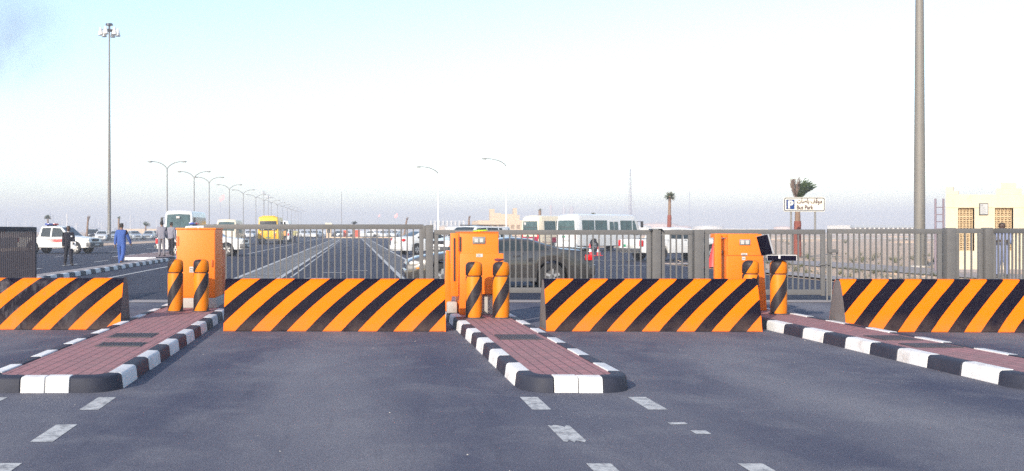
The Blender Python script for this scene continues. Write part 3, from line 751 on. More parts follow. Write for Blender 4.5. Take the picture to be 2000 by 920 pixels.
def coupe(t):
    L = Loft(4.62, 1.84, [(2.31, .60), (2.25, .70), (2.0, .80), (.85, .97), (.05, 1.235), (-.3, 1.275), (-.75, 1.245), (-1.5, 1.0), (-2.1, .96), (-2.22, .96), (-2.31, .8)],
             [(2.31, .54), (1.9, .70), (.85, .88), (-.5, .93), (-1.5, .95), (-2.31, .78)], .2, [(1.42, .325), (-1.28, .325)], tumble=.42, corner=.1, k=.2, nose=.85)
    L.body(M['grey_car'], t)
    L.side_panel('side_window', [(.70, .96), (.02, 1.18), (-.47, 1.205), (-.5, .955)], M['glass'], t)
    L.side_panel('quarter_window', [(-.58, .96), (-.55, 1.2), (-.9, 1.13), (-1.2, 1.0), (-1.16, .975)], M['glass'], t)
    L.slope('windscreen', .78, .12, M['glass'], t, .06); L.slope('rear_window', -.85, -1.42, M['glass'], t, .08)
    L.side_panel('door_line', [(.62, .3), (.66, .9), (.675, .9), (.635, .3)], M['black'], t, .003); L.side_panel('door_line', [(-.62, .34), (-.56, .9), (-.545, .9), (-.605, .34)], M['black'], t, .003)
    L.side_panel('side_scoop', [(-.7, .52), (-.66, .76), (-.78, .78), (-.86, .6)], M['black'], t, .004)
    L.side_panel('sill', [(1.0, .2), (1.0, .29), (-.88, .29), (-.88, .2)], M['bumper'], t, .01)
    L.side_panel('door_handle', [(-.3, .8), (-.3, .84), (-.48, .845), (-.48, .805)], M['black'], t, .012)
    for sg in (1, -1):
        lamp(t, 'headlight', M['head_lens'], (2.08, sg * .68, .64), (.17, .17, .075)); lamp(t, 'fog_light', M['head_lens'], (2.2, sg * .55, .42), (.06, .1, .05))
        lamp(t, 'side_marker', M['amber_lens'], (1.98, sg * .815, .52), (.1, .03, .03))
        put(t, 'tail_light', M['red_lens'], -2.30, -2.12, sg * .77 - .09, sg * .77 + .05, .72, .86)
        put(t, 'exhaust', M['silver'], -2.34, -2.2, sg * .55 - .04, sg * .55 + .04, .22, .29)
    put(t, 'grille', M['black'], 2.18, 2.305, -.45, .45, .5, .6); put(t, 'front_bumper', M['grey_car'], 2.05, 2.36, -.72, .72, .3, .48, .05)
    put(t, 'rear_bumper', M['grey_car'], -2.38, -2.1, -.78, .78, .34, .62, .05); put(t, 'number_plate', M['plate'], -2.4, -2.375, -.26, .26, .45, .58, .004)
    put(t, 'spoiler', M['grey_car'], -2.3, -2.08, -.76, .76, .995, 1.022, .012)
    for sg in (1, -1): put(t, 'spoiler_leg', M['grey_car'], -2.25, -2.12, sg * .6 - .03, sg * .6 + .03, .94, .995, .006)
    mirrors(L, t, .55, .95, M['grey_car'])
    for x in (1.42, -1.28):
        for sg in (1, -1): wheel(t, x, sg * .9, .325, .23, 5)
def sedan(t, paint, trim=None):
    L = Loft(4.55, 1.76, [(2.27, .62), (2.2, .74), (1.3, .92), (1.0, .97), (.25, 1.4), (-.25, 1.46), (-.8, 1.43), (-1.55, 1.08), (-2.15, 1.04), (-2.27, .86)],
             [(2.27, .56), (1.0, .88), (-1.5, .96), (-2.27, .8)], .2, [(1.38, .32), (-1.28, .32)], tumble=.36, corner=.09, k=.2, nose=.7)
    L.body(paint, t)
    L.side_panel('side_window', [(.85, .97), (.22, 1.34), (-.18, 1.38), (-.2, .96)], M['glass'], t)
    L.side_panel('rear_side_window', [(-.28, .96), (-.26, 1.38), (-.75, 1.35), (-1.25, 1.05), (-1.2, .99)], M['glass'], t)
    L.slope('windscreen', .93, .3, M['glass'], t, .06); L.slope('rear_window', -.88, -1.48, M['glass'], t, .07)
    for sg in (1, -1):
        lamp(t, 'headlight', M['head_lens'], (2.08, sg * .64, .68), (.2, .15, .09))
        lamp(t, 'tail_light', M['red_lens'], (-2.14, sg * .68, .88), (.14, .13, .1))
        L.side_panel('door_line', [(-.24, .3), (-.24, .94), (-.228, .94), (-.228, .3)], M['bumper'], t, .003, (sg,))
    put(t, 'grille', M['black'], 2.2, 2.285, -.4, .4, .5, .66); put(t, 'front_bumper', paint, 2.05, 2.34, -.68, .68, .26, .5, .05)
    put(t, 'rear_bumper', paint, -2.36, -2.1, -.74, .74, .3, .56, .05); put(t, 'number_plate', M['plate'], -2.3, -2.265, -.26, .26, .7, .82, .004); put(t, 'number_plate', M['plate'], 2.335, 2.36, -.26, .26, .38, .49, .004)
    mirrors(L, t, .75, .95, paint)
    for x in (1.38, -1.28):
        for sg in (1, -1): wheel(t, x, sg * .87, .32, .2, 6)
def suv(t, paint):
    L = Loft(4.7, 1.86, [(2.35, .72), (2.3, .95), (1.25, 1.1), (1.0, 1.14), (.35, 1.66), (-.2, 1.7), (-2.1, 1.66), (-2.3, 1.1), (-2.35, .8)],
             [(2.35, .66), (1.0, 1.03), (-2.3, 1.06), (-2.35, .74)], .28, [(1.4, .37), (-1.35, .37)], tumble=.24, corner=.08, k=.16, nose=.6)
    L.body(paint, t)
    L.side_panel('side_window', [(.85, 1.1), (.33, 1.58), (-.3, 1.61), (-.32, 1.08)], M['glass'], t)
    L.side_panel('rear_side_window', [(-.4, 1.08), (-.38, 1.61), (-1.15, 1.6), (-1.17, 1.08)], M['glass'], t)
    L.side_panel('quarter_window', [(-1.27, 1.08), (-1.25, 1.6), (-2.0, 1.57), (-2.12, 1.1)], M['glass'], t)
    L.slope('windscreen', .96, .4, M['glass'], t, .05)
    put(t, 'rear_window', M['glass'], -2.28, -2.17, -.6, .6, 1.15, 1.56, .02)
    for sg in (1, -1):
        put(t, 'headlight', M['head_lens'], 2.1, 2.31, sg * .66 - .16, sg * .66 + .16, .78, .96, .03)
        put(t, 'indicator', M['amber_lens'], 2.2, 2.33, sg * .72 - .1, sg * .72 + .1, .66, .72, .01)
        put(t, 'tail_light', M['red_lens'], -2.38, -2.25, sg * .8 - .08, sg * .8 + .06, .85, 1.1, .01)
        put(t, 'roof_rail', M['black'], -1.9, .2, sg * .62 - .025, sg * .62 + .025, 1.72, 1.77, .01)
    put(t, 'grille', M['black'], 2.27, 2.365, -.42, .42, .78, .95); put(t, 'front_bumper', M['bumper'], 2.15, 2.45, -.84, .84, .42, .66, .04)
    put(t, 'rear_bumper', M['bumper'], -2.46, -2.2, -.84, .84, .42, .64, .04); put(t, 'number_plate', M['plate'], 2.45, 2.47, -.26, .26, .5, .61, .004)
    mirrors(L, t, .75, 1.1, M['black'])
    for x in (1.4, -1.35):
        for sg in (1, -1): wheel(t, x, sg * .91, .37, .24, 6)
def light_bar(t, x, z):
    put(t, 'light_bar_mount', M['black'], x - .1, x + .1, -.45, .45, z, z + .06, .01)
    put(t, 'red_beacon', M['red_lens'], x - .14, x + .14, .06, .6, z + .062, z + .17, .03)
    put(t, 'blue_beacon', M['blue_lens'], x - .14, x + .14, -.6, -.06, z + .062, z + .17, .03)
def pickup(t, paint, H=1.74, bar=True, livery='flames'):
    h = H
    L = Loft(5.1, 1.8, [(2.55, .76), (2.5, .96), (1.55, 1.08), (1.2, 1.12), (.55, h - .05), (0, h), (-.85, h - .02), (-.98, 1.13), (-1.02, 1.06), (-2.5, 1.05), (-2.55, .9)],
             [(2.55, .7), (1.2, 1.0), (-1.0, 1.02), (-2.55, .98)], .36, [(1.6, .37), (-1.4, .37)], tumble=.22, corner=.08, k=.13, nose=.55)
    L.body(paint, t)
    L.side_panel('side_window', [(1.02, 1.08), (.52, h - .12), (-.05, h - .09), (-.07, 1.06)], M['glass'], t)
    L.side_panel('rear_side_window', [(-.17, 1.06), (-.15, h - .09), (-.76, h - .1), (-.86, 1.08)], M['glass'], t)
    L.slope('windscreen', 1.16, .6, M['glass'], t, .05)
    put(t, 'cargo_bed', M['bumper'], -2.42, -1.08, -.72, .72, 1.0, 1.078, .01)
    for sg in (1, -1):
        put(t, 'headlight', M['head_lens'], 2.32, 2.52, sg * .66 - .17, sg * .66 + .15, .8, .95, .03)
        put(t, 'tail_light', M['red_lens'], -2.57, -2.45, sg * .79 - .08, sg * .79 + .07, .72, 1.0, .01)
        if livery == 'flames':
            L.side_panel('stripe', [(2.1, .9), (1.1, .97), (-2.4, .97), (-2.4, .925), (1.0, .93)], M['gold_stripe'], t, .004, (sg,))
            L.side_panel('flame_stripe', [(1.1, .92), (.85, .78), (.45, .72), (-.3, .73), (.25, .79), (-.5, .80), (.2, .86), (-.9, .9), (.6, .93)], M['red_stripe'], t, .006, (sg,))
        else:
            L.side_panel('stripe', [(2.2, .93), (-2.45, .99), (-2.45, .90), (2.2, .82)], M['maroon'], t, .004, (sg,))
        L.side_panel('door_line', [(-.13, .42), (-.12, 1.04), (-.108, 1.04), (-.118, .42)], M['bumper'], t, .003, (sg,))
        L.side_panel('door_line', [(-.96, .5), (-.96, 1.0), (-.945, 1.0), (-.945, .5)], M['bumper'], t, .003, (sg,))
        L.side_panel('door_handle', [(.1, .985), (.1, 1.015), (-.04, 1.015), (-.04, .985)], M['bumper'], t, .014, (sg,))
    put(t, 'grille', M['black'], 2.48, 2.57, -.4, .4, .78, .95); put(t, 'front_bumper', M['bumper'], 2.35, 2.66, -.85, .85, .45, .72, .04)
    put(t, 'rear_bumper', M['bumper'], -2.68, -2.5, -.8, .8, .46, .62, .02); put(t, 'number_plate', M['plate'], 2.66, 2.68, -.25, .25, .52, .63, .004); put(t, 'number_plate', M['plate'], -2.575, -2.552, -.25, .25, .66, .78, .004)
    put(t, 'green_sticker', M['green'], -2.572, -2.552, .3, .55, .68, .8, .004)
    mirrors(L, t, .92, 1.08, M['black'])
    if bar: light_bar(t, -.55, h + .02)
    for x in (1.6, -1.4):
        for sg in (1, -1): wheel(t, x, sg * .88, .37, .23, 6)
def bus(t, paint, Lx, W, H, kind, glass=None):
    g = glass or M['bus_glass']; h = Lx / 2
    L = Loft(Lx, W, [(h, 1.15), (h - .06, 1.3), (h - .42, H - .2), (h - .75, H), (-h + .3, H), (-h + .08, H - .12), (-h, H - .45)], [(h, 1.0), (h - .5, 1.25), (-h, 1.25)], .34, [(h - 1.35, .42), (-h + 1.75, .42)], tumble=.08, corner=.14, k=.07, nose=.45, crown=.05)
    L.body(paint, t)
    zl, zh = H * .475, H * .845
    x0, x1 = -h + .5, h - 1.0; n = 4 if Lx < 7.2 else 5
    for i in range(n):
        a = x0 + (x1 - x0) * i / n + .05; b = x0 + (x1 - x0) * (i + 1) / n - .05
        for sg in (1, -1):
            if i == n - 2 and sg == -1 and kind != 'front':
                L.side_panel('door', [(a + .1, .42), (a + .1, zh), (b - .1, zh), (b - .1, .42)], paint, t, .012, (sg,))
                L.side_panel('door_window', [(a + .18, zl), (a + .18, zh - .1), ((a + b) / 2 - .04, zh - .1), ((a + b) / 2 - .04, zl)], g, t, .022, (sg,))
                L.side_panel('door_window', [((a + b) / 2 + .04, zl), ((a + b) / 2 + .04, zh - .1), (b - .18, zh - .1), (b - .18, zl)], g, t, .022, (sg,))
            else:
                w = L.side_panel('window', [(a, zl), (a, zh), (b, zh), (b, zl)], g, t, .010, (sg,))[0]
                L.side_panel('mullion', [((a + b) / 2 - .015, zl), ((a + b) / 2 - .015, zh), ((a + b) / 2 + .015, zh), ((a + b) / 2 + .015, zl)], M['bumper'], w, .014, (sg,))
    for sg in (1, -1):
        L.side_panel('cab_window', [(h - .95, zl - .1), (h - .95, zh), (h - .72, zh), (h - .38, zl - .05), (h - .38, zl - .1)], g, t, .010, (sg,))
    L.slope('windscreen', h - .1, h - .40, g, t, .02)
    hw = W / 2 * .93
    # rear face
    xr = -h
    rw = MB(); rw.prism([(-hw + .15, zl + .06), (-hw + .2, zh - .01), (hw - .2, zh - .01), (hw - .15, zl + .06)], 'x', xr - .014, xr + .02)
    if kind == 'yellow':
        rw.build('rear_window', M['black'], t, bevel=.008)
        for y0, y1 in ((-.95, -.45), (-.42, -.01), (.01, .42), (.45, .95)): put(t, 'rear_panel', paint, xr - .03, xr - .002, y0, y1, .62, 1.4, .012)
        for sg in (1, -1):
            for zz in (.78, .95, 1.1, 1.26): lamp(t, 'rear_lamp', M['red_lens' if zz < 1.2 else 'head_lens'], (xr - .03, sg * .82, zz), (.03, .06, .06))
            put(t, 'window_notice', M['label'], xr - .02, xr - .015, sg * .62 - .17, sg * .62 + .17, zl + .12, zl + .4, .002)
        put(t, 'number_plate', M['green'], xr - .04, xr - .031, -.3, .3, .66, .76, .002)
        put(t, 'rear_bumper', M['bumper'], xr - .08, xr + .1, -hw, hw, .3, .58, .03)
        put(t, 'roof_hatch', paint, xr + .3, xr + 1.3, -.7, .7, H + .02, H + .1, .04)
    else:
        o = rw.build('rear_window', g, t, bevel=.008)
        MB().box(xr - .022, xr - .014, -hw + .26, hw - .26, (zl + zh) / 2 - .02, (zl + zh) / 2 + .02).build('window_rail', M['bumper'], o)
        for sg in (1, -1): put(t, 'tail_light', M['red_lens'], xr - .03, xr + .02, sg * (hw - .12) - .07, sg * (hw - .12) + .07, .85, 1.15, .01)
        put(t, 'number_plate', M['plate'], xr - .02, xr - .002, -.28, .28, .72, .86, .003); put(t, 'green_sticker', M['green'], xr - .02, xr - .002, .1, .4, .98, 1.1, .003)
        put(t, 'rear_bumper', paint if kind != 'cream' else M['maroon'], xr - .09, xr + .1, -hw, hw, .32, .58, .03)
        if kind == 'cream':
            put(t, 'lower_panel', M['maroon'], xr - .016, xr - .002, -hw + .1, hw - .1, .6, 1.0, .003)
            L.side_panel('stripe', [(-h + .35, .55), (-h + .35, .95), (h - .6, .95), (h - .6, .55)], M['maroon'], t, .004)
            put(t, 'window_notice', M['label'], xr - .026, xr - .016, .45, .65, zh - .3, zh - .1, .003)
    # front face
    if kind == 'front':
        put(t, 'route_sticker', M['label'], h - .28, h - .2, -.16, .1, zh - .12, zh + .05, .004)
    for sg in (1, -1):
        put(t, 'headlight', M['head_lens'], h - .1, h + .02, sg * (hw - .25) - .14, sg * (hw - .25) + .14, .68, .86, .02)
        put(t, 'mirror_arm', M['black'], h - .5, h - .1, sg * (W / 2 - .02) - .02, sg * (W / 2 - .02) + .02, zh - .08, zh - .04, .005)
        put(t, 'mirror', M['black'], h - .14, h - .04, sg * (W / 2 + .08) - .1, sg * (W / 2 + .08) + .1, zh - .5, zh - .04, .03)
    put(t, 'front_bumper', paint, h - .15, h + .1, -hw, hw, .32, .6, .04)
    put(t, 'grille', M['bumper'], h - .02, h + .012, -.5, .5, .7, .88, .004)
    for x in (h - 1.35, -h + 1.75):
        for sg in (1, -1): wheel(t, x, sg * (W / 2 - .02), .42, .26, 6)

V = thing('coupe_car', 'low warm grey coupe with a rear spoiler, stopped behind the long barred gate', 'car', (3.62, 24.9, .004), 180); coupe(V)
V = thing('sedan_car', 'white sedan turned away with its red tail light showing, beside the tall gate post', 'car', (XX(838, 60), 60.5, .004), 26); sedan(V, M['white_car'])
V = thing('off_road_car', 'white off road car with black roof rails, behind the stepped orange ticket machine', 'car', (XX(925, 49.5), 50.5, .004), -142); suv(V, M['white_car'])
V = thing('police_pickup', 'white police pickup with red flame stripe and light bar, behind the man in black', 'pickup truck', (-18.9, 62.5, .004), -14, 'white police pickups'); pickup(V, M['white_car'])
V = thing('police_pickup', 'white police pickup with its red beacon showing over the plain orange cabinet', 'pickup truck', (-8.75, 56.5, .004), -6, 'white police pickups'); pickup(V, M['white_car'])
V = thing('police_pickup', 'white pickup with a maroon side stripe, seen between the gate posts beside the cones', 'pickup truck', (15.6, 47.6, .004), 22, 'white police pickups'); pickup(V, M['white_car'], H=1.6, bar=False, livery='maroon')
V = thing('large_bus', 'white bus facing the viewer with a round white sticker on its windscreen', 'bus', (-13.6, 79, .004), -90, 'parked buses'); bus(V, M['white_car'], 7.6, 2.35, 3.0, 'front')
V = thing('minibus', 'cream roofed minibus facing the viewer behind the white police pickup', 'bus', (-13.1, 103, .004), -90, 'parked buses'); bus(V, M['cream'], 6.6, 2.15, 2.6, 'plain')
V = thing('school_bus', 'yellow bus seen from behind with two white notices in its back window', 'bus', (-9.35, 110, .004), 90, 'parked buses'); bus(V, M['yellow_bus'], 7.6, 2.4, 3.0, 'yellow')
V = thing('minibus', 'cream minibus with a maroon lower panel, left of the white minibus', 'bus', (XX(1080, 77) + .85, 78, .004), 35, 'parked buses'); bus(V, M['cream'], 6.9, 2.05, 2.62, 'cream')
V = thing('minibus', 'white minibus with teal windows parked by two small cones', 'bus', (XX(1168, 69.5) + .35, 70.5, .004), 35, 'parked buses'); bus(V, M['white_car'], 6.9, 2.05, 2.6, 'white')
V = thing('white_van', 'white van showing behind the right side of the yellow bus', 'van', (-9.2, 126, .004), 90); bus(V, M['white_car'], 5.4, 2.2, 2.75, 'plain')

# parked cars: left car park
sil = thing('parked_car', 'white sedan parked nose out, just left of the tall floodlight mast', 'car', (XX(199, 141), 141, .008), -80, 'cars parked on the left'); sedan(sil, M['white_car'])
for px, D, rz, lab, paint in ((181, 146, -70, 'dark off road car parked behind the white sedan near the tall mast', 'dark_car'),
                              (262, 158, -62, 'silver sedan parked just right of the man in blue, near the tall mast', 'silver_car'),
                              (291, 160, -85, 'pale silver car with open looking windscreen, just left of the men in grey', 'silver_car'),
                              (226, 152, -80, 'pale car mostly hidden behind the man in blue coverall', 'silver_car'),
                              (306, 172, -85, 'dark car half hidden behind the men in grey', 'dark_car')):
    V = thing('parked_car', lab, 'car', (XX(px, D), D, .008), rz, 'cars parked on the left')
    (suv if lab.startswith('dark off') else sedan)(V, M[paint])
# far row, too small to show parts
def tiny(m):
    L = Loft(4.4, 1.75, [(2.2, .65), (2.1, .8), (1.0, .98), (.3, 1.42), (-.8, 1.45), (-1.5, 1.08), (-2.2, .95)], [(2.2, .6), (1.0, .9), (-2.2, .88)], .2, [(1.35, .32), (-1.25, .32)], tumble=.32, k=.18)
    t = bpy.data.objects.new('parked_car', None); COL.objects.link(t)
    L.body(m, t); L.side_panel('side_window', [(.75, .98), (.25, 1.34), (-.75, 1.36), (-1.2, 1.02)], M['glass'], t); L.slope('windscreen', .92, .36, M['glass'], t, .06)
    for x in (1.35, -1.25):
        for sg in (1, -1): MB().lathe([(.1, -.1), (.32, -.1), (.32, .1), (.1, .1)], 16, (x, sg * .8, .32), 'y').build('wheel', M['tyre'], t)
    return t
src = {k: None for k in ('white_car', 'silver_car', 'dark_car', 'cream')}
rowcars = [(566, 'white_car', 205, 'white car'), (579, 'cream', 215, 'cream car'), (592, 'white_car', 210, 'white car'), (606, 'silver_car', 214, 'silver car'), (618, 'white_car', 208, 'white car'), (629, 'white_car', 212, 'white car'),
           (664, 'dark_car', 226, 'dark car'), (676, 'silver_car', 222, 'silver car'), (709, 'white_car', 216, 'white car'), (721, 'white_car', 220, 'white car'), (735, 'silver_car', 222, 'silver car'), (748, 'white_car', 218, 'white car'), (760, 'silver_car', 224, 'silver car'), (773, 'white_car', 221, 'white car'), (440, 'white_car', 200, 'white car'), (484, 'white_car', 205, 'white car'), (493, 'silver_car', 208, 'silver car')]
spots = {566: 'right behind the yellow bus', 579: 'behind the three far men', 592: 'first beyond the khaki shirted man', 606: 'second beyond the khaki shirted man', 618: 'in the far row left of the little guard booth', 629: 'against the far guard booth',
         664: 'between guard booth and orange container', 676: 'under the orange awning of the far row', 709: 'right of the red container', 721: 'second to the right of the red container', 735: 'third to the right of the red container', 748: 'left of the leaning dark palm stump', 760: 'under the leaning dark palm stump', 773: 'above the tail of the nearer white sedan', 440: 'behind the police pickup bonnet', 484: 'left of the yellow bus, farther of two', 493: 'touching the left edge of the yellow bus'}
for px, k, D, nm in rowcars:
    if src[k] is None: src[k] = tiny(M[k]); o = src[k]
    else: o = copy_tree(src[k])
    o.location = (XX(px, D), D, .006); o.rotation_euler = (0, 0, R(random.choice((-90, 90, -70, 0, 180, -110))))
    tag(o, f'tiny far {nm} {spots[px]}', 'car', 'cars in the far row')

# ------------------------------------------------------------------ cones
def cone(label, loc, h, band=True):
    t = thing('traffic_cone', label, 'traffic cone', loc, 15)
    r = h * .26
    MB().lathe([(r, .03), (r * .66, h * .36)], 20).build('cone_body', M['cone'], t, angle=50)
    MB().lathe([(r * .66, h * .362), (r * .42, h * .62)], 20).build('band', M['cone_white'] if band else M['cone'], t, angle=50)
    MB().lathe([(r * .42, h * .622), (r * .12, h * .97), (r * .05, h)], 20).build('tip', M['cone'], t, angle=50)
    MB().box(-r * 1.25, r * 1.25, -r * 1.25, r * 1.25, 0, .03).build('base', M['cone'], t, bevel=.01)
cone('red and white cone by the rear wheel of the white minibus, nearer the coupe', (XX(1152, 55.6), 55.6, .004), .72)
cone('smaller red and white cone under the middle of the white minibus', (XX(1169, 56.5), 56.5, .004), .6)
cone('plain dusky red cone standing alone left of the slanted orange machine', (XX(1394, 38), 38, .004), 1.0, False)

# ------------------------------------------------------------------ people
def person(label, loc, rz, h, pose, clothes, skin='skin', hair_long=False, group=None):
    t = thing('person', label, 'person', loc, rz, group, h / 1.78)
    P = {}; E = []; Rr = {}
    def v(n, p, r, par=None, bone=None):
        P[n] = Vector(p); Rr[n] = r
        if par: E.append((par, n, bone))
    lean = pose.get('lean', 0)
    def ln(p): return (p[0] + lean * (p[2] - .93), p[1], p[2])
    v('pelvis', (0, 0, .95), .135); v('waist', ln((0, 0, 1.12)), .128, 'pelvis', 'torso'); v('chest', ln((.01, 0, 1.3)), .15, 'waist', 'torso'); v('neckb', ln((0, 0, 1.455)), .075, 'chest', 'torso')
    v('neck', ln((.01, 0, 1.52)), .056, 'neckb', 'neck'); v('head1', ln((.02, 0, 1.6)), .078, 'neck', 'head'); v('head2', ln((.012, 0, 1.7)), .088, 'head1', 'head'); v('head3', ln((.008, 0, 1.745)), .06, 'head2', 'head')
    feet = []
    for s, sg in (('l', 1), ('r', -1)):
        a, k = R(pose.get('hip_' + s, 0)), R(pose.get('knee_' + s, 0)); sp = pose.get('spread', .02)
        hip = Vector((0, sg * .085, .89)); v('hip' + s, hip, .098, 'pelvis', 'hip')
        kn = hip + Vector((.42 * math.sin(a), sg * sp, -.42 * math.cos(a))); v('knee' + s, kn, .064, 'hip' + s, 'thigh')
        an = kn + Vector((.40 * math.sin(a - k), sg * sp * .5, -.40 * math.cos(a - k))); v('ank' + s, an, .046, 'knee' + s, 'shin')
        f = a - k + R(pose.get('toe_' + s, 0))
        v('toe' + s, an + Vector((.17 * math.cos(f) + .05 * math.sin(f), sg * .02, -.045 + .17 * math.sin(f))), .036, 'ank' + s, 'foot')
        p, o, e = R(pose.get('arm_' + s, 0)), R(pose.get('out_' + s, 8)), R(pose.get('elb_' + s, 12)); inn = R(pose.get('in_' + s, 0))
        sh = Vector(ln((0, sg * .18, 1.40))); v('sh' + s, sh, .068, 'chest', 'uarm')
        el = sh + .29 * Vector((math.sin(p) * math.cos(o), sg * math.sin(o), -math.cos(p) * math.cos(o))); v('el' + s, el, .047, 'sh' + s, 'uarm')
        d = Vector((math.sin(p + e) * math.cos(inn), sg * (math.sin(o) * .5 - math.sin(inn)), -math.cos(p + e) * math.cos(inn))).normalized()
        wr = el + .25 * d; v('wr' + s, wr, .031, 'el' + s, 'farm'); v('hd' + s, wr + .085 * d, .034, 'wr' + s, 'hand')
        P['dir' + s] = d
    names = [n for n in Rr]; idx = {n: i for i, n in enumerate(names)}
    me = bpy.data.meshes.new('tmp_body'); me.from_pydata([P[n] for n in names], [(idx[a], idx[b]) for a, b, _ in E], [])
    ob = bpy.data.objects.new('tmp_body', me); COL.objects.link(ob)
    ob.modifiers.new('Skin', 'SKIN'); 
    for n in names:
        sv = me.skin_vertices[0].data[idx[n]]; r = Rr[n]
        sv.radius = (r * .8, r * 1.12) if n in ('chest', 'waist', 'pelvis') else (r, r); sv.use_root = n == 'pelvis'
    sub = ob.modifiers.new('Sub', 'SUBSURF'); sub.levels = 2; sub.render_levels = 2
    dg = bpy.context.evaluated_depsgraph_get(); ev = bpy.data.meshes.new_from_object(ob.evaluated_get(dg)); bpy.data.objects.remove(ob)
    V3 = [v_.co.copy() for v_ in ev.vertices]; N3 = [v_.normal.copy() for v_ in ev.vertices]; F3 = [tuple(p.vertices) for p in ev.polygons]
    low = min(p.z for p in V3)
    def bone(p):
        best = None
        for a, b, bn in E:
            A, B = P[a], P[b]; ab = B - A; u = max(0, min(1, (p - A).dot(ab) / max(ab.dot(ab), 1e-6))); q = A + ab * u
            dd = (p - q).length - (Rr[a] * (1 - u) + Rr[b] * u) * .8
            if best is None or dd < best[0]: best = (dd, bn)
        return best[1]
    BN = [bone(p) for p in V3]
    b = MB(); b.add(V3, F3)
    hm = ln((.1, 0, 1.645))
    b.tube([(hm[0] - .03, 0, hm[2] + .035), (hm[0] + .012, 0, hm[2] - .012), (hm[0] - .03, 0, hm[2] - .03)], [.012, .02, .012], 8)     # nose
    for sg in (1, -1): b.ball((hm[0] - .1, sg * .088, hm[2]), (.022, .012, .034), 8, 6)                                      # ears
    for s, sg in (('l', 1), ('r', -1)):
        d = P['dir' + s]; hd = P['hd' + s]; fw = Vector((d.y * 0 + 1, 0, 0)); ac = d.cross(Vector((0, sg, 0))).normalized() if abs(d.y) < .95 else Vector((1, 0, 0)); nrm = d.cross(ac).normalized() * sg
        for i, (off, ll) in enumerate(((-.026, .062), (-.009, .075), (.009, .07), (.026, .055))):
            p0 = hd + ac * off; p1 = p0 + d * ll * .6 + nrm * .004; p2 = p1 + d * ll * .45 - nrm * .018 * 1
            b.tube([p0, p1, p2], [.011, .0095, .007], 6)
        th = hd - d * .045 - ac * .03; b.tube([th, th - ac * .028 + d * .03, th - ac * .034 + d * .065], [.013, .011, .008], 6)
    body = b.build('body', M[skin], t, angle=80)
    for i, (nm, bones, infl, mat, cond) in enumerate(clothes):
        keep = [all(BN[j] in bones and (cond is None or cond(V3[j], BN[j])) for j in f) for f in F3]
        fs = [f for f, k in zip(F3, keep) if k]
        used = sorted({j for f in fs for j in f}); mp = {j: q for q, j in enumerate(used)}
        c = MB(); c.add([V3[j] + N3[j] * (infl + random.uniform(-.003, .005)) for j in used], [tuple(mp[j] for j in f) for f in fs])
        if fs: c.build(nm, M[mat], t, angle=80)
    # hair
    keep = [f for f in F3 if all(BN[j] == 'head' and (V3[j].z > 1.7 + lean * .2 or (V3[j].x < P['head2'].x - .015 and V3[j].z > 1.58)) for j in f)]
    used = sorted({j for f in keep for j in f}); mp = {j: q for q, j in enumerate(used)}
    if keep: MB().add([V3[j] + N3[j] * .014 for j in used], [tuple(mp[j] for j in f) for f in keep]).build('hair', M['hair'], t, angle=80)
    for sg in (1, -1): MB().ball((hm[0] - .018, sg * .033, hm[2] + .022), (.009, .013, .007), 8, 6).build('eye', M['eye'], t)
    MB().ball((hm[0] - .012, 0, hm[2] - .055), (.010, .024, .006), 8, 6).build('mouth', M['lip'], t)
    for ch in t.children: ch.location.z -= low
    return t
ALLB = ('torso', 'hip', 'thigh', 'shin', 'uarm', 'farm', 'neck')
COVER = ('torso', 'hip', 'thigh', 'shin', 'uarm', 'farm')
def suit(m): return [('coverall', COVER, .022, m, None), ('shoe', ('foot',), .014, 'shoe', lambda p, b: p.y > 0), ('shoe', ('foot',), .014, 'shoe', lambda p, b: p.y <= 0)]
def outfit(top, bottom): return [('shirt', ('torso', 'uarm', 'farm', 'hip'), .026, top, lambda p, b: p.z > .84 or b in ('uarm', 'farm')), ('trousers', ('hip', 'thigh', 'shin'), .017, bottom, lambda p, b: p.z < .95), ('shoe', ('foot',), .014, 'shoe', lambda p, b: p.y > 0), ('shoe', ('foot',), .014, 'shoe', lambda p, b: p.y <= 0)]
p1 = person('man in black uniform with a white collar holding white papers on the open road', (-11.85, 40.4, .004), -62, 1.66, dict(hip_l=6, hip_r=-8, knee_r=10, knee_l=4, arm_l=14, elb_l=50, in_l=20, arm_r=-6, elb_r=20), suit('black_cloth') + [('collar', ('neck',), .012, 'paper', None)], 'skin_dark')
p1['label'] = 'man in black uniform with a white collar holding white papers on the open road'
pp = MB(); pp.T = Matrix.Rotation(R(8), 4, 'Y'); pp.box(-.004, .004, -.1, .1, -.15, .15); pp.box(.006, .009, -.08, .11, -.14, .13)
o = pp.build('papers', M['paper']); o.location = (-11.85 + .24, 40.4 - .16, .86); o.rotation_euler = (0, R(6), R(-75)); tag(o, 'sheaf of white papers held at the hip of the man in black', 'papers')
MB().box(.16, .166, .06, .13, 1.28, 1.34).build('badge', M['paper'], p1)
person('man in bright blue coverall walking away beside the striped kerb', (-9.96, 41.7, .004), 84, 1.84, dict(hip_l=14, knee_l=6, hip_r=-12, knee_r=34, arm_l=-10, arm_r=16, out_l=10, out_r=20, elb_l=10, elb_r=14), suit('coverall'))
person('man in grey shirt and trousers standing on the median nose, nearer of a pair', (-9.95, 50.4, .145), 95, 1.82, dict(hip_l=2, hip_r=-2, arm_l=6, arm_r=10, elb_l=40, elb_r=30, in_l=20), outfit('grey_cloth', 'grey_trouser'))
person('man in dark trousers and grey shirt partly hidden behind another man on the median nose', (-9.68, 51.6, .145), 70, 1.78, dict(hip_l=6, hip_r=-4, knee_r=8, arm_l=10, elb_l=30), outfit('grey_cloth', 'black_cloth'))
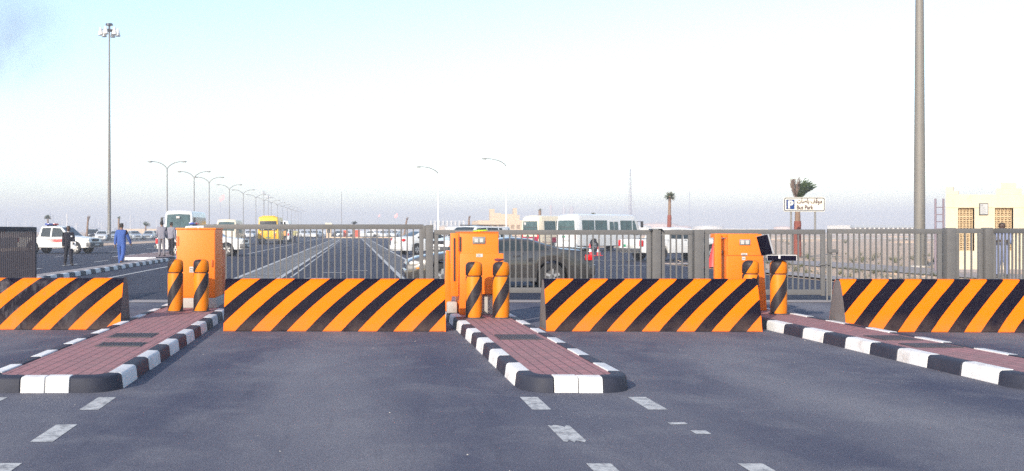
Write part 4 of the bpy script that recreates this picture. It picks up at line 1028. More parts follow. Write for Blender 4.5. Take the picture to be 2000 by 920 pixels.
person('man in washed blue coverall with folded hands, behind the bars near the guardhouse', (XX(1957, 29.3), 29.3, .034), -122, 1.68, dict(hip_l=3, hip_r=-3, spread=.03, arm_l=12, arm_r=12, elb_l=88, elb_r=88, in_l=38, in_r=38, out_l=14, out_r=14), suit('coverall2'), 'skin_dark')
person('tiny far man in orange shirt beside the yellow bus', (XX(557, 122), 122, .004), 80, 1.72, dict(hip_l=4, arm_l=5), outfit('peach_cloth', 'black_cloth'))
person('tiny far man dressed all in black, between the orange and khaki shirted men', (XX(564.5, 124), 124, .004), 60, 1.8, dict(hip_r=6), outfit('black_cloth', 'black_cloth'))
person('tiny far man in khaki shirt pointing his arm to the right', (XX(576, 121), 121, .004), -120, 1.74, dict(hip_l=8, hip_r=-8, arm_l=40, out_l=60, elb_l=10), outfit('khaki_cloth', 'black_cloth'))

# ------------------------------------------------------------------ lamps and masts
def high_mast(label, loc, h, r0, r1, lamps=True):
    t = thing('floodlight_mast', label, 'light mast', loc)
    MB().lathe([(r0, 0), (r0 * .97, h * .15), (r1 * 1.25, h * .62), (r1, h)], 20).build('pole', M['mast'], t, angle=60)
    MB().lathe([(r0 * 1.7, 0), (r0 * 1.7, .06), (r0 * 1.05, .07)], 20).build('base_flange', M['concrete'], t)
    MB().box(-r0 * .35, r0 * .35, -r0 - .012, -r0 * .9, .5, 1.5).build('access_door', M['steel'], t, bevel=.008)
    if lamps:
        MB().lathe([(.3, h - .3), (.75, h - .2), (.75, h - .05), (.3, h + .02)], 18).build('head_frame', M['post'], t)
        MB().lathe([(.15, h + .02), (.15, h + .55), (.55, h + .6), (.5, h + .85), (.1, h + .9)], 14).build('hoist_cover', M['dark_car'], t)
        for k in range(6):
            a = R(60 * k + 20); c, s = math.cos(a), math.sin(a)
            f = MB().lathe([(.17, .5), (.24, .1), (.34, -.3), (.37, -.5)], 14, (1.22 * c, 1.22 * s, h - .35)).build('floodlight', M['white_metal'], t, angle=50)
            MB().lathe([(.35, -.506), (.35, -.56)], 14, (1.22 * c, 1.22 * s, h - .35)).build('lens', M['dark_car'], f)
            MB().tube([(.6 * c, .6 * s, h - .12), (1.2 * c, 1.2 * s, h - .08)], .05, 8).build('bracket', M['post'], t)
high_mast('tall tapering floodlight mast with a ring of white lamps, beyond the left road', (XX(213.5, 141), 141, .004), ZZ(47, 141) - .8, .255, .11)
high_mast('thick grey mast rising out of the frame beside the guardhouse', (XX(1796, 38.8), 38.8, .004), 31, .2, .07)
high_mast('very distant floodlight mast standing behind the yellow bus', (XX(515, 640), 640, 0), 27, .32, .15)
high_mast('distant floodlight mast beside the farther double lamps', (XX(524, 600), 600, 0), 23, .3, .15)
high_mast('lone distant mast above the tall gate, right of the guard booth', (XX(667, 560), 560, 0), 24, .25, .14, False)

def lamp_arm(b, sg, h, reach):
    pts = []
    for i in range(11):
        u = i / 10; a = u * math.pi / 2
        pts.append((sg * (reach * (1 - math.cos(a)) * .55 + reach * .45 * u), 0, h - 1.15 + 1.15 * math.sin(a) ** .9))
    return b.tube(pts, [.075 - .02 * i / 10 for i in range(11)], 8)
def street_lamp(double, h, reach):
    t = thing('street_lamp', '', 'street lamp')
    MB().lathe([(.16, 0), (.16, 1.2), (.125, 1.25), (.085, h - 1.1)], 12).build('pole', M['steel'] if double else M['white_metal'], t, angle=40)
    for sg in ((1, -1) if double else (-1,)):
        a = lamp_arm(MB(), sg, h, reach).build('arm', M['steel'], t, angle=60)
        MB().ball((sg * (reach + .28), 0, h - .01), (.42, .17, .1), 12, 8).build('lamp_head', M['steel'], a, angle=60)
        MB().ball((sg * (reach + .3), 0, h - .06), (.3, .13, .1), 12, 8).build('lens', M['lens'], a, angle=60)
    return t
SL = street_lamp(True, 12, 2.3)
ordn = ['nearest', 'second nearest', 'third nearest', 'fourth nearest', 'fifth nearest', 'sixth nearest', 'seventh nearest', 'eighth nearest', 'ninth nearest', 'tenth nearest', 'eleventh nearest', 'twelfth nearest', 'thirteenth nearest', 'fourteenth nearest', 'fifteenth nearest', 'sixteenth nearest']
lamp_y = [148, 173, 191, 222, 250, 282] + [308 + 27 * i for i in range(9)]
hint = ['behind the tall white bus', 'right of the white bus roof', 'over the cream minibus', 'above the bonnet of a police pickup', 'left of the yellow bus'] + ['in the hazy row'] * 12
for i, y in enumerate(lamp_y):
    o = SL if i == 0 else copy_tree(SL)
    o.location = (-28.4, y, 0); tag(o, f'{ordn[i]} of the double armed street lamps, {hint[i]}', 'street lamp', 'double armed lamps along the median')
S1 = street_lamp(False, 12, 2.9)
S1.location = (XX(989, 142), 142, 0); tag(S1, 'single armed street lamp before the sand coloured building, the taller of two', 'street lamp', 'single armed lamps on the right')
o = copy_tree(S1); o.location = (XX(856, 160), 160, 0); tag(o, 'single armed street lamp above the gate post left of the stepped orange machine', 'street lamp', 'single armed lamps on the right')

# ------------------------------------------------------------------ palms
def palm(label, loc, h, crown, wind=1.0, wrap=True, n=26, lean=.0, rz=0, bushy=1.0, seed=1, trunk_r=.16, el0=.35, azs=9.0):
    rnd = random.Random(seed)
    t = thing('palm_tree', label, 'palm tree', loc, rz)
    pts = []; rad = []; N = 16
    for i in range(N + 1):
        u = i / N; pts.append((lean * u * u * h, .02 * math.sin(u * 7), u * h)); rad.append(trunk_r * (1.15 - .35 * u) * (1 + .06 * (i % 2)))
    MB().tube(pts, rad, 12).build('trunk', M['bark'], t, angle=60)
    if wrap:
        wp = [(lean * u * u * h, .02 * math.sin(u * 7), u * h) for u in lin(.02, .62, 12)]
        MB().tube(wp, [trunk_r * (1.42 - .25 * i / 11) * (1 + rnd.uniform(-.03, .05)) for i in range(12)], 12).build('trunk_wrap', M['wrap'], t, angle=60)
    top = Vector(pts[-1])
    for mi, (mat, cnt) in enumerate((('frond', n), ('frond_dry', n // 3 if azs > 3 else n // 7))):
        b = MB()
        for k in range(cnt):
            az = rnd.uniform(-min(math.pi, azs), min(math.pi, azs)); el = rnd.uniform(el0, 1.52) if mi == 0 else rnd.uniform(el0 - .3, 1.5)
            if mi == 1: az, el = (rnd.uniform(2.5, 3.8), rnd.uniform(1.0, 1.4)) if azs < 3 else (az, el)
            d = Vector((math.cos(az) * math.cos(el), math.sin(az) * math.cos(el), math.sin(el)))
            p = top + Vector((0, 0, -.1)); L = crown * rnd.uniform(.75, 1.1); st = 9; path = [p.copy()]
            for i in range(st):
                d = (d + Vector((wind * .11, 0, -.06 * (i / st) - .02)) + Vector((rnd.uniform(-.03, .03),) * 3)).normalized(); p = p + d * L / st; path.append(p.copy())
            b.tube(path, [.022 * (1 - .85 * i / st) * crown for i in range(st + 1)], 4)
            for i in range(2, st + 1):
                q = path[i]; dd = (path[i] - path[i - 1]).normalized(); sd_ = dd.cross(Vector((0, 0, 1)))
                if sd_.length < .05: sd_ = Vector((0, 1, 0))
                sd_.normalize(); up = sd_.cross(dd)
                for sg in (1, -1):
                    for e in (0, .5):
                        q0 = q - dd * L / st * e
                        ld = (dd * .75 + sd_ * sg * .75 + up * rnd.uniform(-.3, .3) + Vector((wind * .3, 0, -.12))).normalized(); ll = crown * .34 * bushy * rnd.uniform(.7, 1.15) * (1.1 - .5 * i / st)
                        w = up * .011 * crown + dd * .012 * crown
                        b.quad(q0 - w, q0 + ld * ll * .55 - w * .8, q0 + ld * ll, q0 + ld * ll * .55 + w * .8, q0 + w)
        b.build('crown' if mi == 0 else 'dry_fronds', M[mat], t, angle=60)
    return t
palm('wrapped young palm behind the bus park sign, its fronds blown to the right', (XX(1557.5, 53), 53, 0), 3.2, 1.15, .42, True, 70, .0, seed=3, bushy=.75, trunk_r=.15, el0=.95, azs=1.7)
palm('wrapped palm with a small round head standing above the short gate', (XX(1307, 92), 92, 0), 4.75, .5, .25, True, 80, .012, seed=5, bushy=1.1, trunk_r=.155, el0=-.45)
palm('small dark headed palm behind the police pickup on the far left', (XX(94, 200), 200, 0), 4.1, .75, -.1, False, 60, -.015, el0=.1, seed=6, trunk_r=.2)
palm('palm with its round head just over the white minibus roof', (XX(1158.5, 150), 150, 0), 3.75, .6, .3, False, 70, el0=-.3, seed=7, trunk_r=.18)
palm('dark stemmed palm stump rising behind the cream minibus', (XX(1054, 150), 150, 0), 4.6, .45, .2, False, 16, .01, seed=8, trunk_r=.26)
palm('small palm left of the men in grey, head blown sideways', (XX(284.5, 190), 190, 0), 2.5, .95, 1.2, False, 20, seed=9, trunk_r=.18)
palm('dark palm directly behind the head of the man in bright blue', (XX(232, 175), 175, 0), 3.7, .5, .1, False, 16, seed=10, trunk_r=.2)
palm('small dark palm over the tall gate, right of the guard booth', (XX(692, 190), 190, 0), 2.8, .7, .5, False, 36, el0=.5, seed=11, trunk_r=.15)
def snag(label, px, D, h, lean, r):
    t = thing('bare_palm_trunk', label, 'palm trunk', (XX(px, D), D, 0))
    MB().tube([(lean * u * h, 0, u * h) for u in lin(0, 1, 9)], [r * (1.1 - .3 * u) * (1 + .08 * (i % 2)) for i, u in enumerate(lin(0, 1, 9))], 10).build('trunk', M['bark'], t, angle=60)
    b = MB()
    for k in range(9):
        a = 2 * math.pi * k / 9; b.tube([(lean * h, 0, h - .2), (lean * h + .12 * math.cos(a) + .06, .12 * math.sin(a), h + .25), (lean * h + .16 * math.cos(a) + .16, .16 * math.sin(a), h + .6)], [.06, .04, .01], 5)
    b.build('tied_fronds', M['frond_dry'], t)
snag('slender bare trunk leaning right, left of the parked dark car', 169, 118, 2.7, .06, .13)
snag('leaning dark trunk above the white sedan by the tall gate', 788, 150, 3.0, .16, .16)
snag('dark trunk standing just left of the sand coloured building', 917, 150, 3.2, -.03, .18)

# ------------------------------------------------------------------ bus park sign
D = 50.0; sx0, sx1 = XX(1531.5, D), XX(1610.5, D); sz0, sz1 = ZZ(412.5, D), ZZ(386, D); w, h = sx1 - sx0, sz1 - sz0
t = thing('bus_park_sign', 'white bus park sign with blue P square and Arabic lettering on two steel posts', 'sign', ((sx0 + sx1) / 2, D, 0))
zc = (sz0 + sz1) / 2
def rrect(w, h, r, n=5):
    out = []
    for cx, cz, a0 in ((w / 2 - r, h / 2 - r, 0), (-w / 2 + r, h / 2 - r, 90), (-w / 2 + r, -h / 2 + r, 180), (w / 2 - r, -h / 2 + r, 270)):
        for i in range(n + 1):
            a = R(a0 + 90 * i / n); out.append((cx + r * math.cos(a), cz + zc + r * math.sin(a)))
    return out
MB().prism(rrect(w + .05, h + .05, .1), 'y', 0, .03).build('panel', M['sign_white'], t)
MB().prism(rrect(w, h, .09), 'y', -.005, -.001).build('border', M['sign_edge'], t)
MB().prism(rrect(w - .09, h - .09, .055), 'y', -.010, -.006).build('face', M['sign_white'], t)
bx = MB(); r4 = [(x - w * .348, z) for x, z in rrect(w * .205, h * .72, .03)]; bx.prism(r4, 'y', -.015, -.011).build('blue_square', M['sign_blue'], t)
text_mesh('letter_p', 'P', .54, M['sign_white'], t, (-w * .348, -.02, zc - .19), bold=.022, align='CENTER', depth=.002)
text_mesh('lettering', 'Bus Park', .30, M['sign_ink'], t, (-w * .19, -.016, zc - .255), bold=.008, depth=.002, width=w * .41)
arab = "\uFEE3\uFEEE\uFED7\uFED2 \uFE91\uFE8E\uFEBB\uFE8E\uFE95"[::-1]
def text_right(st):                                          # right edge of a line of text of size 1
    c = bpy.data.curves.new('tmp', 'FONT'); c.body = st; o = bpy.data.objects.new('tmp', c); COL.objects.link(o)
    me = bpy.data.meshes.new_from_object(o.evaluated_get(bpy.context.evaluated_depsgraph_get())); bpy.data.objects.remove(o)
    return max(v.co.x for v in me.vertices)
adv = [text_right(arab[:i] + '|') - text_right('|') if i else 0.0 for i in range(len(arab) + 1)]
k_ = w * .63 / adv[-1]
am = MB()
for i, ch in enumerate(arab):                                # letter by letter: joined letters overlap
    if ch == ' ': continue
    o = text_mesh('tmp_letter', ch, .335, M['sign_ink'], t, (0, 0, 0), bold=.010, depth=.002)
    am.add([(v.co.x * k_ / .335 + adv[i] * k_, -v.co.z - .0007 * (i % 3), v.co.y) for v in o.data.vertices], [tuple(p.vertices) for p in o.data.polygons]); bpy.data.objects.remove(o)
am.build('arabic_lettering', M['sign_ink'], t, loc=(-w * .19, -.016, zc + .06))
for x in (XX(1546, D), XX(1593, D)):
    MB().tube([(x - (sx0 + sx1) / 2, .06, 0), (x - (sx0 + sx1) / 2, .06, sz1 - .05)], .05, 12).build('post', M['steel'], t, angle=60)

# ------------------------------------------------------------------ guardhouse on the right
BY = 33.6
t = thing('guardhouse', 'cream stone guardhouse with stepped parapet and pierced screens behind the gates', 'building', (XX(1847, BY), BY, 0))
u = BY / F
def bx_(px): return (px - 1847) * u
WH = ZZ(380, BY)
b = MB()
sk = math.tan(R(34))
def slab(x0, x1, z0, z1, d0, d1, mi=0):     # side walls run parallel to the skewed left wall
    pts = [(x0 + d0 * sk, d0), (x1 + d0 * sk, d0), (x1 + d1 * sk, d1), (x0 + d1 * sk, d1)]
    b.prism(pts, 'z', z0, z1, mi)
scr = [(1871, 1903), (1943, 1979), (2020, 2056)]
zs1, zs0 = ZZ(406, BY), ZZ(490, BY)
edges = [0] + [bx_(v) for p in scr for v in p] + [7.2]
for i in range(0, len(edges), 2): slab(edges[i], edges[i + 1], 0, WH - .45, 0, .25)
for p in scr:
    slab(bx_(p[0]) + .001, bx_(p[1]) - .001, 0, zs0, 0.002, .25)
slab(0, 7.2, WH - .449, WH, 0, .25)
slab(0, .25, 0, WH, .252, 4.0); slab(6.95, 7.2, 0, WH, .252, 4.0); slab(.25, 6.95, 0, WH, 3.75, 4.0)
slab(.252, 6.948, WH - .3, WH - .2, .252, 3.748)
# crossing top course over the screens
for p in scr: slab(bx_(p[0]) + .001, bx_(p[1]) - .001, zs1, WH - .45, .002, .25)
b.build('wall', M['cream_wall'], t)
MB().prism([(-.004, WH - .462), (7.2, WH - .462), (7.2, WH - .45), (-.004, WH - .45)], 'y', -.006, -.001).build('string_course', M['screen'], t)
MB().box(-.01, 7.2, -.03, -.002, 0, .12).build('skirting', M['grey_paving'], t)
b = MB(); slab(0, bx_(1862), WH + .002, ZZ(365, BY), 0, .25); slab(bx_(1862) + .0, bx_(1872), WH + .002, ZZ(373, BY), .0, .25)
slab(0, .25, WH + .002, ZZ(373, BY), .253, .8); b.build('parapet', M['cream_wall'], t)
b = MB(); slab(bx_(1945), bx_(1996), WH + .002, ZZ(368, BY), 0, .25); slab(bx_(1955), bx_(1985), ZZ(368, BY) + .002, ZZ(357, BY), 0, .25)
b.build('parapet', M['cream_wall'], t)
b = MB(); slab(6.4, 7.2, WH + .002, ZZ(365, BY), 0, .25)
b.build('parapet', M['cream_wall'], t)
for p in scr:
    x0, x1 = bx_(p[0]), bx_(p[1]); rows, cols = 10, 5
    s = MB(); cw = (x1 - x0) / cols; ch = (zs1 - zs0) / rows
    for i in range(cols + 1): s.box(x0 + i * cw - .014 if i else x0 + .001, x0 + i * cw + .014 if i < cols else x1 - .001, .08, .14, zs0, zs1)
    for j in range(rows + 1): s.box(x0 + .001, x1 - .001, .083, .137, zs0 + j * ch - (.03 if j % 4 == 0 else .016), zs0 + j * ch + (.03 if j % 4 == 0 else .016))
    for i in range(cols):
        for j in range(rows):
            s.lathe([(min(cw, ch) * .2, 0), (min(cw, ch) * .2, .03)], 6, (x0 + (i + .5) * cw, .09, zs0 + (j + .5) * ch), 'y')
    s.build('pierced_screen', M['screen'], t)
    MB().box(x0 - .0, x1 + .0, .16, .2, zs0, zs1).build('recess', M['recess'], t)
MB().box(bx_(1912), bx_(1929), -.035, -.002, ZZ(420, BY), ZZ(397, BY)).build('notice_board', M['bumper'], t, bevel=.004)
nb = t.children[-1]
MB().box(bx_(1913.3), bx_(1927.7), -.042, -.036, ZZ(418.5, BY), ZZ(398.5, BY)).build('notice', M['plate'], nb)
nt = MB()
for i in range(7): nt.box(bx_(1914.8), bx_(1914.8) + random.uniform(.1, .2), -.0455, -.0425, ZZ(417 - i * 2, BY), ZZ(416.3 - i * 2, BY))
nt.box(bx_(1915), bx_(1919), -.0455, -.0425, ZZ(402.5, BY), ZZ(399.5, BY)); nt.build('print', M['far_grey'], nb)
# steel ladder frame at its left
LY = 35.0
t = thing('ladder_frame', 'rusty steel ladder frame standing left of the guardhouse', 'ladder', (XX(1824, LY), LY, 0))
for px, zt in ((1827, 388), (1842.5, 388)): MB().tube([(XX(px, LY) - XX(1824, LY), 0, 0), (XX(px, LY) - XX(1824, LY), 0, ZZ(zt, LY))], .035, 8).build('rail', M['mast_steel'], t)
for i, y in enumerate(range(405, 520, 14)): MB().box(XX(1827, LY) - XX(1824, LY), XX(1842.5, LY) - XX(1824, LY), -.02, .02, ZZ(y, LY) - .015, ZZ(y, LY) + .015).build('rung', M['mast_steel'], t)

# wire fence across the sand, scrub and debris
wf = thing('wire_fence', 'low wire fence with thin posts crossing the open sand behind the sign', 'fence', (0, 0, 0))
for i in range(16):
    x = 31 + i * 6; MB().tube([(x, 95, 0), (x, 95, 1.0)], .035, 6).build('post', M['steel'], wf)
MB().box(27, 125, 94.97, 95.03, .70, .76).build('rail', M['far_roof'], wf)
rnd = random.Random(4)
sc = MB(); dm = MB()
def tuft(x, y, s, z=0):
    for k in range(rnd.randint(26, 48)):
        a = rnd.uniform(0, 6.28); e = rnd.uniform(.2, 1.3); d = Vector((math.cos(a) * math.cos(e), math.sin(a) * math.cos(e), math.sin(e))); p = Vector((x, y, z)); q = p + d * s * rnd.uniform(.5, 1); side = d.cross(Vector((0, 0, 1))).normalized() * s * .016
        m_ = (p + q) / 2; sc.quad(p - side * .4, m_ - side, q, m_ + side, p + side * .4)
for i in range(150): tuft(rnd.uniform(14.95, 18.6), rnd.uniform(22, 46), rnd.uniform(.08, .3))
for i in range(40): tuft(rnd.uniform(18.2, 18.8), rnd.uniform(22, 46), rnd.uniform(.06, .2))
for i in range(60): tuft(rnd.uniform(22.1, 34), rnd.uniform(30, 60), rnd.uniform(.12, .5))
for i in range(18): tuft(rnd.uniform(22.5, 30), rnd.uniform(40, 52), rnd.uniform(.3, .6))
for i in range(120): tuft(rnd.uniform(35, 140), rnd.uniform(90, 180), rnd.uniform(.3, .9))
tag(sc.build('dry_scrub', M['scrub']), kind='stuff')
for i in range(150):
    x, y = (rnd.uniform(14.95, 18.6), rnd.uniform(22, 48)) if i < 120 else (rnd.uniform(22.1, 34), rnd.uniform(28, 60)); s = rnd.uniform(.02, .075)
    dm.add([(x + s * rnd.uniform(.6, 1.3) * math.cos(a), y + s * rnd.uniform(.6, 1.2) * math.sin(a), z) for z in (0, s * .5) for a in (0, 1.05, 2.1, 3.15, 4.2, 5.2)] + [(x, y, s * .8)],
           [(0, 1, 7, 6), (1, 2, 8, 7), (2, 3, 9, 8), (3, 4, 10, 9), (4, 5, 11, 10), (5, 0, 6, 11)] + [(6 + i_, 6 + (i_ + 1) % 6, 12) for i_ in range(6)])
tag(dm.build('stones', M['sand']), kind='stuff')
hp = MB()
for i in range(34):
    x, y = rnd.uniform(26, 160), rnd.uniform(96, 230); s = rnd.uniform(1.5, 6)
    hp.ball((x, y, 0), (s, s * .7, s * .12), 14, 8)
tag(hp.build('sand_heaps', M['sand'], angle=80), kind='structure')

# ------------------------------------------------------------------ far buildings and the refinery on the horizon
def far_box(name, label, cat, px0, px1, ytop, D, m, depth=None, feat=None):
    t = thing(name, label, cat, (XX((px0 + px1) / 2, D), D, 0)); w = XX(px1, D) - XX(px0, D); h = ZZ(ytop, D)
    MB().box(-w / 2, w / 2, 0, depth or w * .5, 0, h).build('wall', m, t)
    if feat: feat(t, w, h)
    return t
D = 300.0
def sand_building(t, w, h):
    for a, b, y in ((958, 967, 408), (967, 980, 416), (980, 1004, 418), (1004, 1011, 406.5), (1011, 1016, 420)):
        x0, x1 = XX(a, D) - t.location.x, XX(b, D) - t.location.x; MB().box(x0, x1 - .02, 1, 3 if b - a < 10 else 12, h + .02, ZZ(y, D)).build('tower' if b - a < 10 else 'upper_storey', M['sand_wall'], t)
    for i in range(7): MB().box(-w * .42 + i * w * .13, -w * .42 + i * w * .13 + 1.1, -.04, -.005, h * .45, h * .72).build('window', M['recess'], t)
far_box('stone_building', 'sand coloured building with two thin towers behind the ticket machine', 'building', 934, 1021, 430.5, D, M['sand_wall'], 16, sand_building)
def booth(t, w, h):
    MB().box(-w * .65, w * .65, -1, 5, h + .01, h + .5).build('roof', M['cream'], t); MB().box(-w * .3, w * .3, -.05, -.01, h * .4, h * .8).build('window', M['glass'], t)
far_box('guard_booth', 'small flat roofed cream guard booth over the tall gate', 'booth', 637, 647, 440, 198, M['sand_wall'], 4, booth)
MB
def cont(t, w, h):
    for i in range(8): MB().box(-w / 2 + w * i / 8 + .02, -w / 2 + w * i / 8 + w / 16, -.05, -.005, .15, h - .1).build('rib', M['container'], t)
far_box('shipping_container', 'orange red container in the far row beyond the tall gate', 'container', 691, 703, 449.5, 200, M['container'], 4, cont)
far_box('awning_stall', 'small stall with an orange awning left of the orange red container', 'stall', 670.5, 679, 450, 204, M['container'], 3, None)
def longb(t, w, h):
    MB().box(-w * .5, w * .5, -3, -.02, h - 1.0, h).build('canopy', M['far_roof'], t)
    for i in range(14): MB().box(-w / 2 + w * (i + .5) / 14 - .25, -w / 2 + w * (i + .5) / 14 + .25, -2.9, -2.4, 0, h - 1.02).build('column', M['far_white'], t)
far_box('long_shed', 'long low grey roofed shed on the horizon left of the thick mast', 'building', 1660, 1788, 440, 420, M['far_white'], 20, longb)
far_box('office_block', 'pale blue office block with white piers behind the single armed lamp', 'building', 841, 905, 433, 900, M['far_roof'], 30, lambda t, w, h: [MB().box(-w / 2 + w * i / 8 - .6, -w / 2 + w * i / 8 + .9, -1.5, -.02, 0, h + 1).build('pier', M['far_white'], t) for i in range(9)])
tl = [(885, 32, 441, 700, 'white', 'pale storage tank behind the dark trunk at the ticket machine'), (868, 22, 440, 720, 'sand', 'sand coloured storage tank left of the pale one behind the ticket machine'), (1290, 66, 434, 900, 'pink', 'pinkish storage tank behind the wrapped round headed palm'), (1258, 28, 440, 860, 'white', 'small pale tank left of the wrapped round headed palm'),
      (1330, 40, 440, 880, 'pink', 'pinkish storage tank right of the wrapped round headed palm'), (1384, 58, 439, 880, 'white', 'wide pale tank above the slanted orange machine'), (1530, 36, 441, 700, 'pink', 'low pinkish tank left of the bus park sign posts'), (740, 38, 439, 900, 'white', 'wide pale tank above the tall gate'), (770, 36, 440, 920, 'white', 'pale tank left of the leaning dark trunk')]
for px, wpx, y, D, c, lab in tl:
    t = thing('storage_tank', lab, 'storage tank', (XX(px, D), D, 0)); r = wpx / 2 * D / F; h = ZZ(y, D)
    m = {'white': M['far_white'], 'sand': M['sand_wall'], 'pink': M['far_pink']}[c]
    MB().lathe([(r, 0), (r, h * .82)], 28).build('shell', m, t, angle=40); MB().lathe([(r * 1.02, h * .82), (r * .6, h * .95), (.3, h)], 28).build('roof', m, t, angle=40)
far_box('low_wall', 'long pale boundary wall low on the horizon behind the short gate', 'wall', 1240, 1500, 447, 600, M['far_white'], 2)
far_box('low_wall', 'long sand coloured boundary wall low on the left horizon', 'wall', 230, 330, 447, 420, M['sand_wall'], 2)
# columns and stacks of the refinery
seen_stacks = {}
sk_ = [(12, 425, 4, 'g'), (16, 430, 3, 'w'), (51, 427, 3, 'w'), (63, 436, 5, 'g'), (98, 413, 4, 'g'), (103, 420, 5, 'g'), (122, 428, 3, 'w'), (131, 417, 3.2, 'W'), (119, 432, 6, 'g'), (150, 436, 6, 'w'), (193, 432, 4, 'w'), (199, 434, 4, 'w'), (186, 424, 3, 'g'), (221, 428, 3, 'g'), (255, 420, 3, 'w'), (261, 422, 3, 'g'), (273, 432, 5, 'g'), (306, 428, 3, 'w'), (244, 434, 7, 'g'), (36, 436, 8, 'g'),
       (1053.5, 392, 2.4, 'w'), (1077, 389, 2.2, 'w'), (1076, 401, 5, 'p'), (1101, 388, 2, 'w'), (1101.5, 406, 7, 'p'), (1117, 404, 9, 'p'), (1111, 412, 4, 'g'), (1143, 418, 3, 'w'), (1347, 373, 1.8, 'g'), (1425, 424, 1, 'g')]
for i, (px, y, wpx, c) in enumerate(sk_):
    D = {'W': 900}.get(c, 1300 + (i * 97) % 420)
    h = ZZ(y, D); r = wpx / 2 * D / F; m = {'g': M['far_grey'], 'w': M['far_white'], 'W': M['far_white'], 'p': M['far_pink']}[c]
    left = px < 400
    side = 'left' if left else 'right'
    near = ('far left edge' if px < 70 else 'police pickup light bar' if px < 140 else 'parked cars by the tall mast' if px < 235 else 'men in grey') if left else ('cream minibus' if px < 1090 else 'white minibus roof' if px < 1150 else 'short three barred gate' if px < 1400 else 'open case')
    kind = {'g': 'grey', 'w': 'pale', 'W': 'bright white', 'p': 'pinkish'}[c]
    shape = 'slim' if wpx < 3.5 else 'stout'
    hgt = 'taller' if y < 423 else 'shorter'
    t = thing('refinery_stack', f'{hgt} {shape} {kind} refinery stack above the {near}', 'stack', (XX(px, D), D, 0), group='refinery stacks on the horizon')
    MB().lathe([(r * 1.1, 0), (r, h * .2), (r * .85, h)], 12).build('shaft', m, t, angle=40)
    MB().lathe([(r * 1.3, h * .7), (r * 1.3, h * .72)], 12).build('platform', m, t); MB().lathe([(r * 1.25, h * .92), (r * 1.25, h * .94)], 12).build('platform', m, t)
for o in [o for o in SC.objects if o.name.startswith('refinery_stack')]: seen_stacks.setdefault(o['label'], []).append(o)
for l, os_ in seen_stacks.items():
    os_.sort(key=lambda o: o.location.x / o.location.y)
    if len(os_) == 2: os_[0]['label'] = l + ', left of two'; os_[1]['label'] = l + ', right of two'
    if len(os_) == 3:
        for o, wd in zip(os_, ('leftmost', 'middle', 'rightmost')): o['label'] = l + f', {wd} of three'
for i, (px0, px1, y) in enumerate(((0, 60, 441), (84, 128, 440), (160, 208, 441), (240, 330, 441), (1066, 1130, 436))):
    D = 1250.0; t = thing('process_plant', ['grey process plant low on the left edge of the horizon', 'grey process plant behind the police pickup', 'grey process plant behind the parked dark and white cars', 'grey process plant behind the men in grey', 'pinkish process plant behind the white minibus'][i], 'plant', (XX(px0, D), D, 0))
    w = XX(px1, D) - XX(px0, D); rr = random.Random(i)
    x = 0
    while x < w:
        ww = rr.uniform(3, 9); MB().box(x, x + ww - .3, rr.uniform(0, 4), 20, 0, ZZ(y, D) * rr.uniform(.35, 1)).build('block', M['far_grey' if i < 4 else 'far_pink'], t); x += ww
def flare(px, y, D, label, s):
    t = thing('flare_stack', label, 'gas flare', (XX(px, D), D, 0)); h = ZZ(y, D)
    MB().lathe([(.5, 0), (.35, h - 2 * s)], 8).build('stack', M['far_grey'], t)
    m, N, L, P = newmat('flame'); e = P.inputs; e['Base Color'].default_value = (1, .3, .15, 1); e['Emission Color'].default_value = (1, .12, .1, 1); e['Emission Strength'].default_value = 3.2
    b = MB(); b.tube([(0, 0, h - 2 * s), (.6 * s, 0, h - s), (1.6 * s, 0, h + .6 * s), (2.2 * s, 0, h + 1.8 * s)], [.4 * s, 1.3 * s, 1.1 * s, .15 * s], 10); b.build('flame', m, t, angle=80)
flare(430, 386, 1250, 'pink gas flare hanging in the haze between two street lamps', 2.1)
flare(739, 421, 1350, 'faint gas flare low above the tall gate, smaller of two close ones', 1.0)
flare(771, 421, 1300, 'faint gas flare low above the tall gate, larger of two close ones', 1.5)
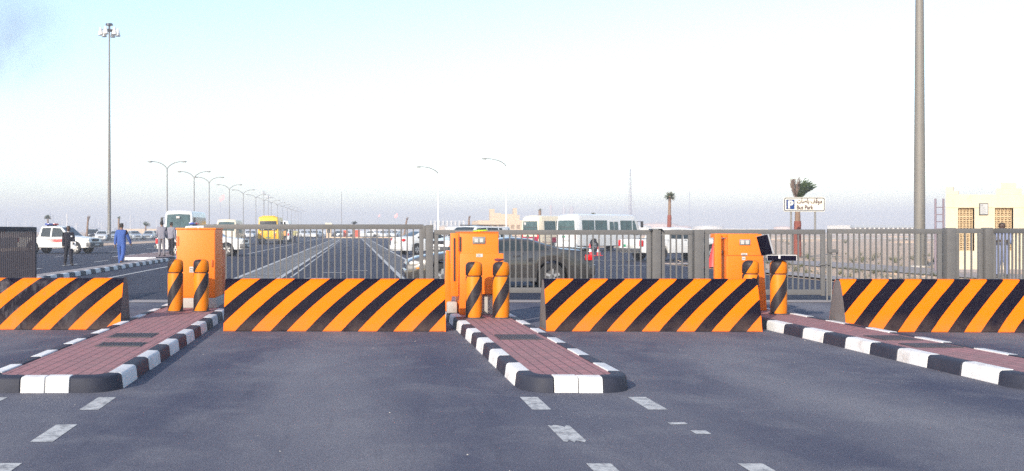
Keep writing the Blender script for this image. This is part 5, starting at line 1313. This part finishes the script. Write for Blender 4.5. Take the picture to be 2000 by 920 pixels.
# lattice radio mast with guys
def lattice(px, y, D, label, w):
    t = thing('radio_mast', label, 'radio mast', (XX(px, D), D, 0)); h = ZZ(y, D)
    b = MB()
    c3 = [(w * math.cos(a), w * math.sin(a)) for a in (0.5, 2.6, 4.7)]
    for x, yy in c3: b.tube([(x, yy, 0), (x * .7, yy * .7, h)], .14, 5)
    n = int(h / 3)
    for i in range(n):
        z0, z1 = h * i / n, h * (i + 1) / n; f0, f1 = 1 - .3 * i / n, 1 - .3 * (i + 1) / n
        for k in range(3):
            a, q = c3[k], c3[(k + 1) % 3]; b.tube([(a[0] * f0, a[1] * f0, z0), (q[0] * f1, q[1] * f1, z1)], .07, 4)
    b.build('lattice', M['mast_steel'], t)
    b = MB()
    for k in range(3):
        a = 0.5 + 2.09 * k
        for zz in (.45, .7, .95): b.tube([(0, 0, h * zz), (h * .16 * math.cos(a), h * .16 * math.sin(a), 0)], .05, 4)
    b.build('guy_wires', M['mast_steel'], t)
lattice(1231, 329, 700, 'tall lattice radio mast rising behind the front of the white minibus', 1.1)

# ------------------------------------------------------------------ hazy air
def haze():
    m, N, L, P = newmat('haze_air'); N.remove(P)
    out = next(n for n in N if n.type == 'OUTPUT_MATERIAL')
    v = N.new('ShaderNodeVolumePrincipled'); v.inputs['Color'].default_value = (0.62, 0.655, 0.74, 1); v.inputs['Density'].default_value = 0.0013; v.inputs['Anisotropy'].default_value = 0.0
    L.new(v.outputs[0], out.inputs['Volume'])
    o = MB().box(-EXT - 60, EXT + 60, -120, EXT + 60, -1.0, 50).build('haze', m); o.display_type = 'WIRE'
    tag(o, kind='stuff')
haze()
def smoke():
    m, N, L, P = newmat('drifting_smoke'); N.remove(P)
    out = next(n for n in N if n.type == 'OUTPUT_MATERIAL')
    v = N.new('ShaderNodeVolumePrincipled'); v.inputs['Color'].default_value = (0.14, 0.14, 0.2, 1); L.new(v.outputs[0], out.inputs['Volume'])
    c = coords(N)
    ln = N.new('ShaderNodeVectorMath'); ln.operation = 'LENGTH'; L.new(c, ln.inputs[0])
    fall = ramp(N, L, ln.outputs['Value'], 1.0, 0.3)
    nz = ramp(N, L, noise(N, L, c, 1.6, 4, 0.6, 0.6), 0.38, 0.72)
    L.new(math_(N, L, 'MULTIPLY', math_(N, L, 'MULTIPLY', fall, nz), 0.028), v.inputs['Density'])
    o = MB().ball((0, 0, 0), 1.0, 20, 12).build('smoke', m, angle=180); D = 520.0
    o.location = (XX(8, D), D, ZZ(72, D)); o.scale = (42, 30, 34)
    tag(o, kind='stuff')
smoke()
for o in list(SC.objects):
    if o.name.startswith('tmp'): bpy.data.objects.remove(o)
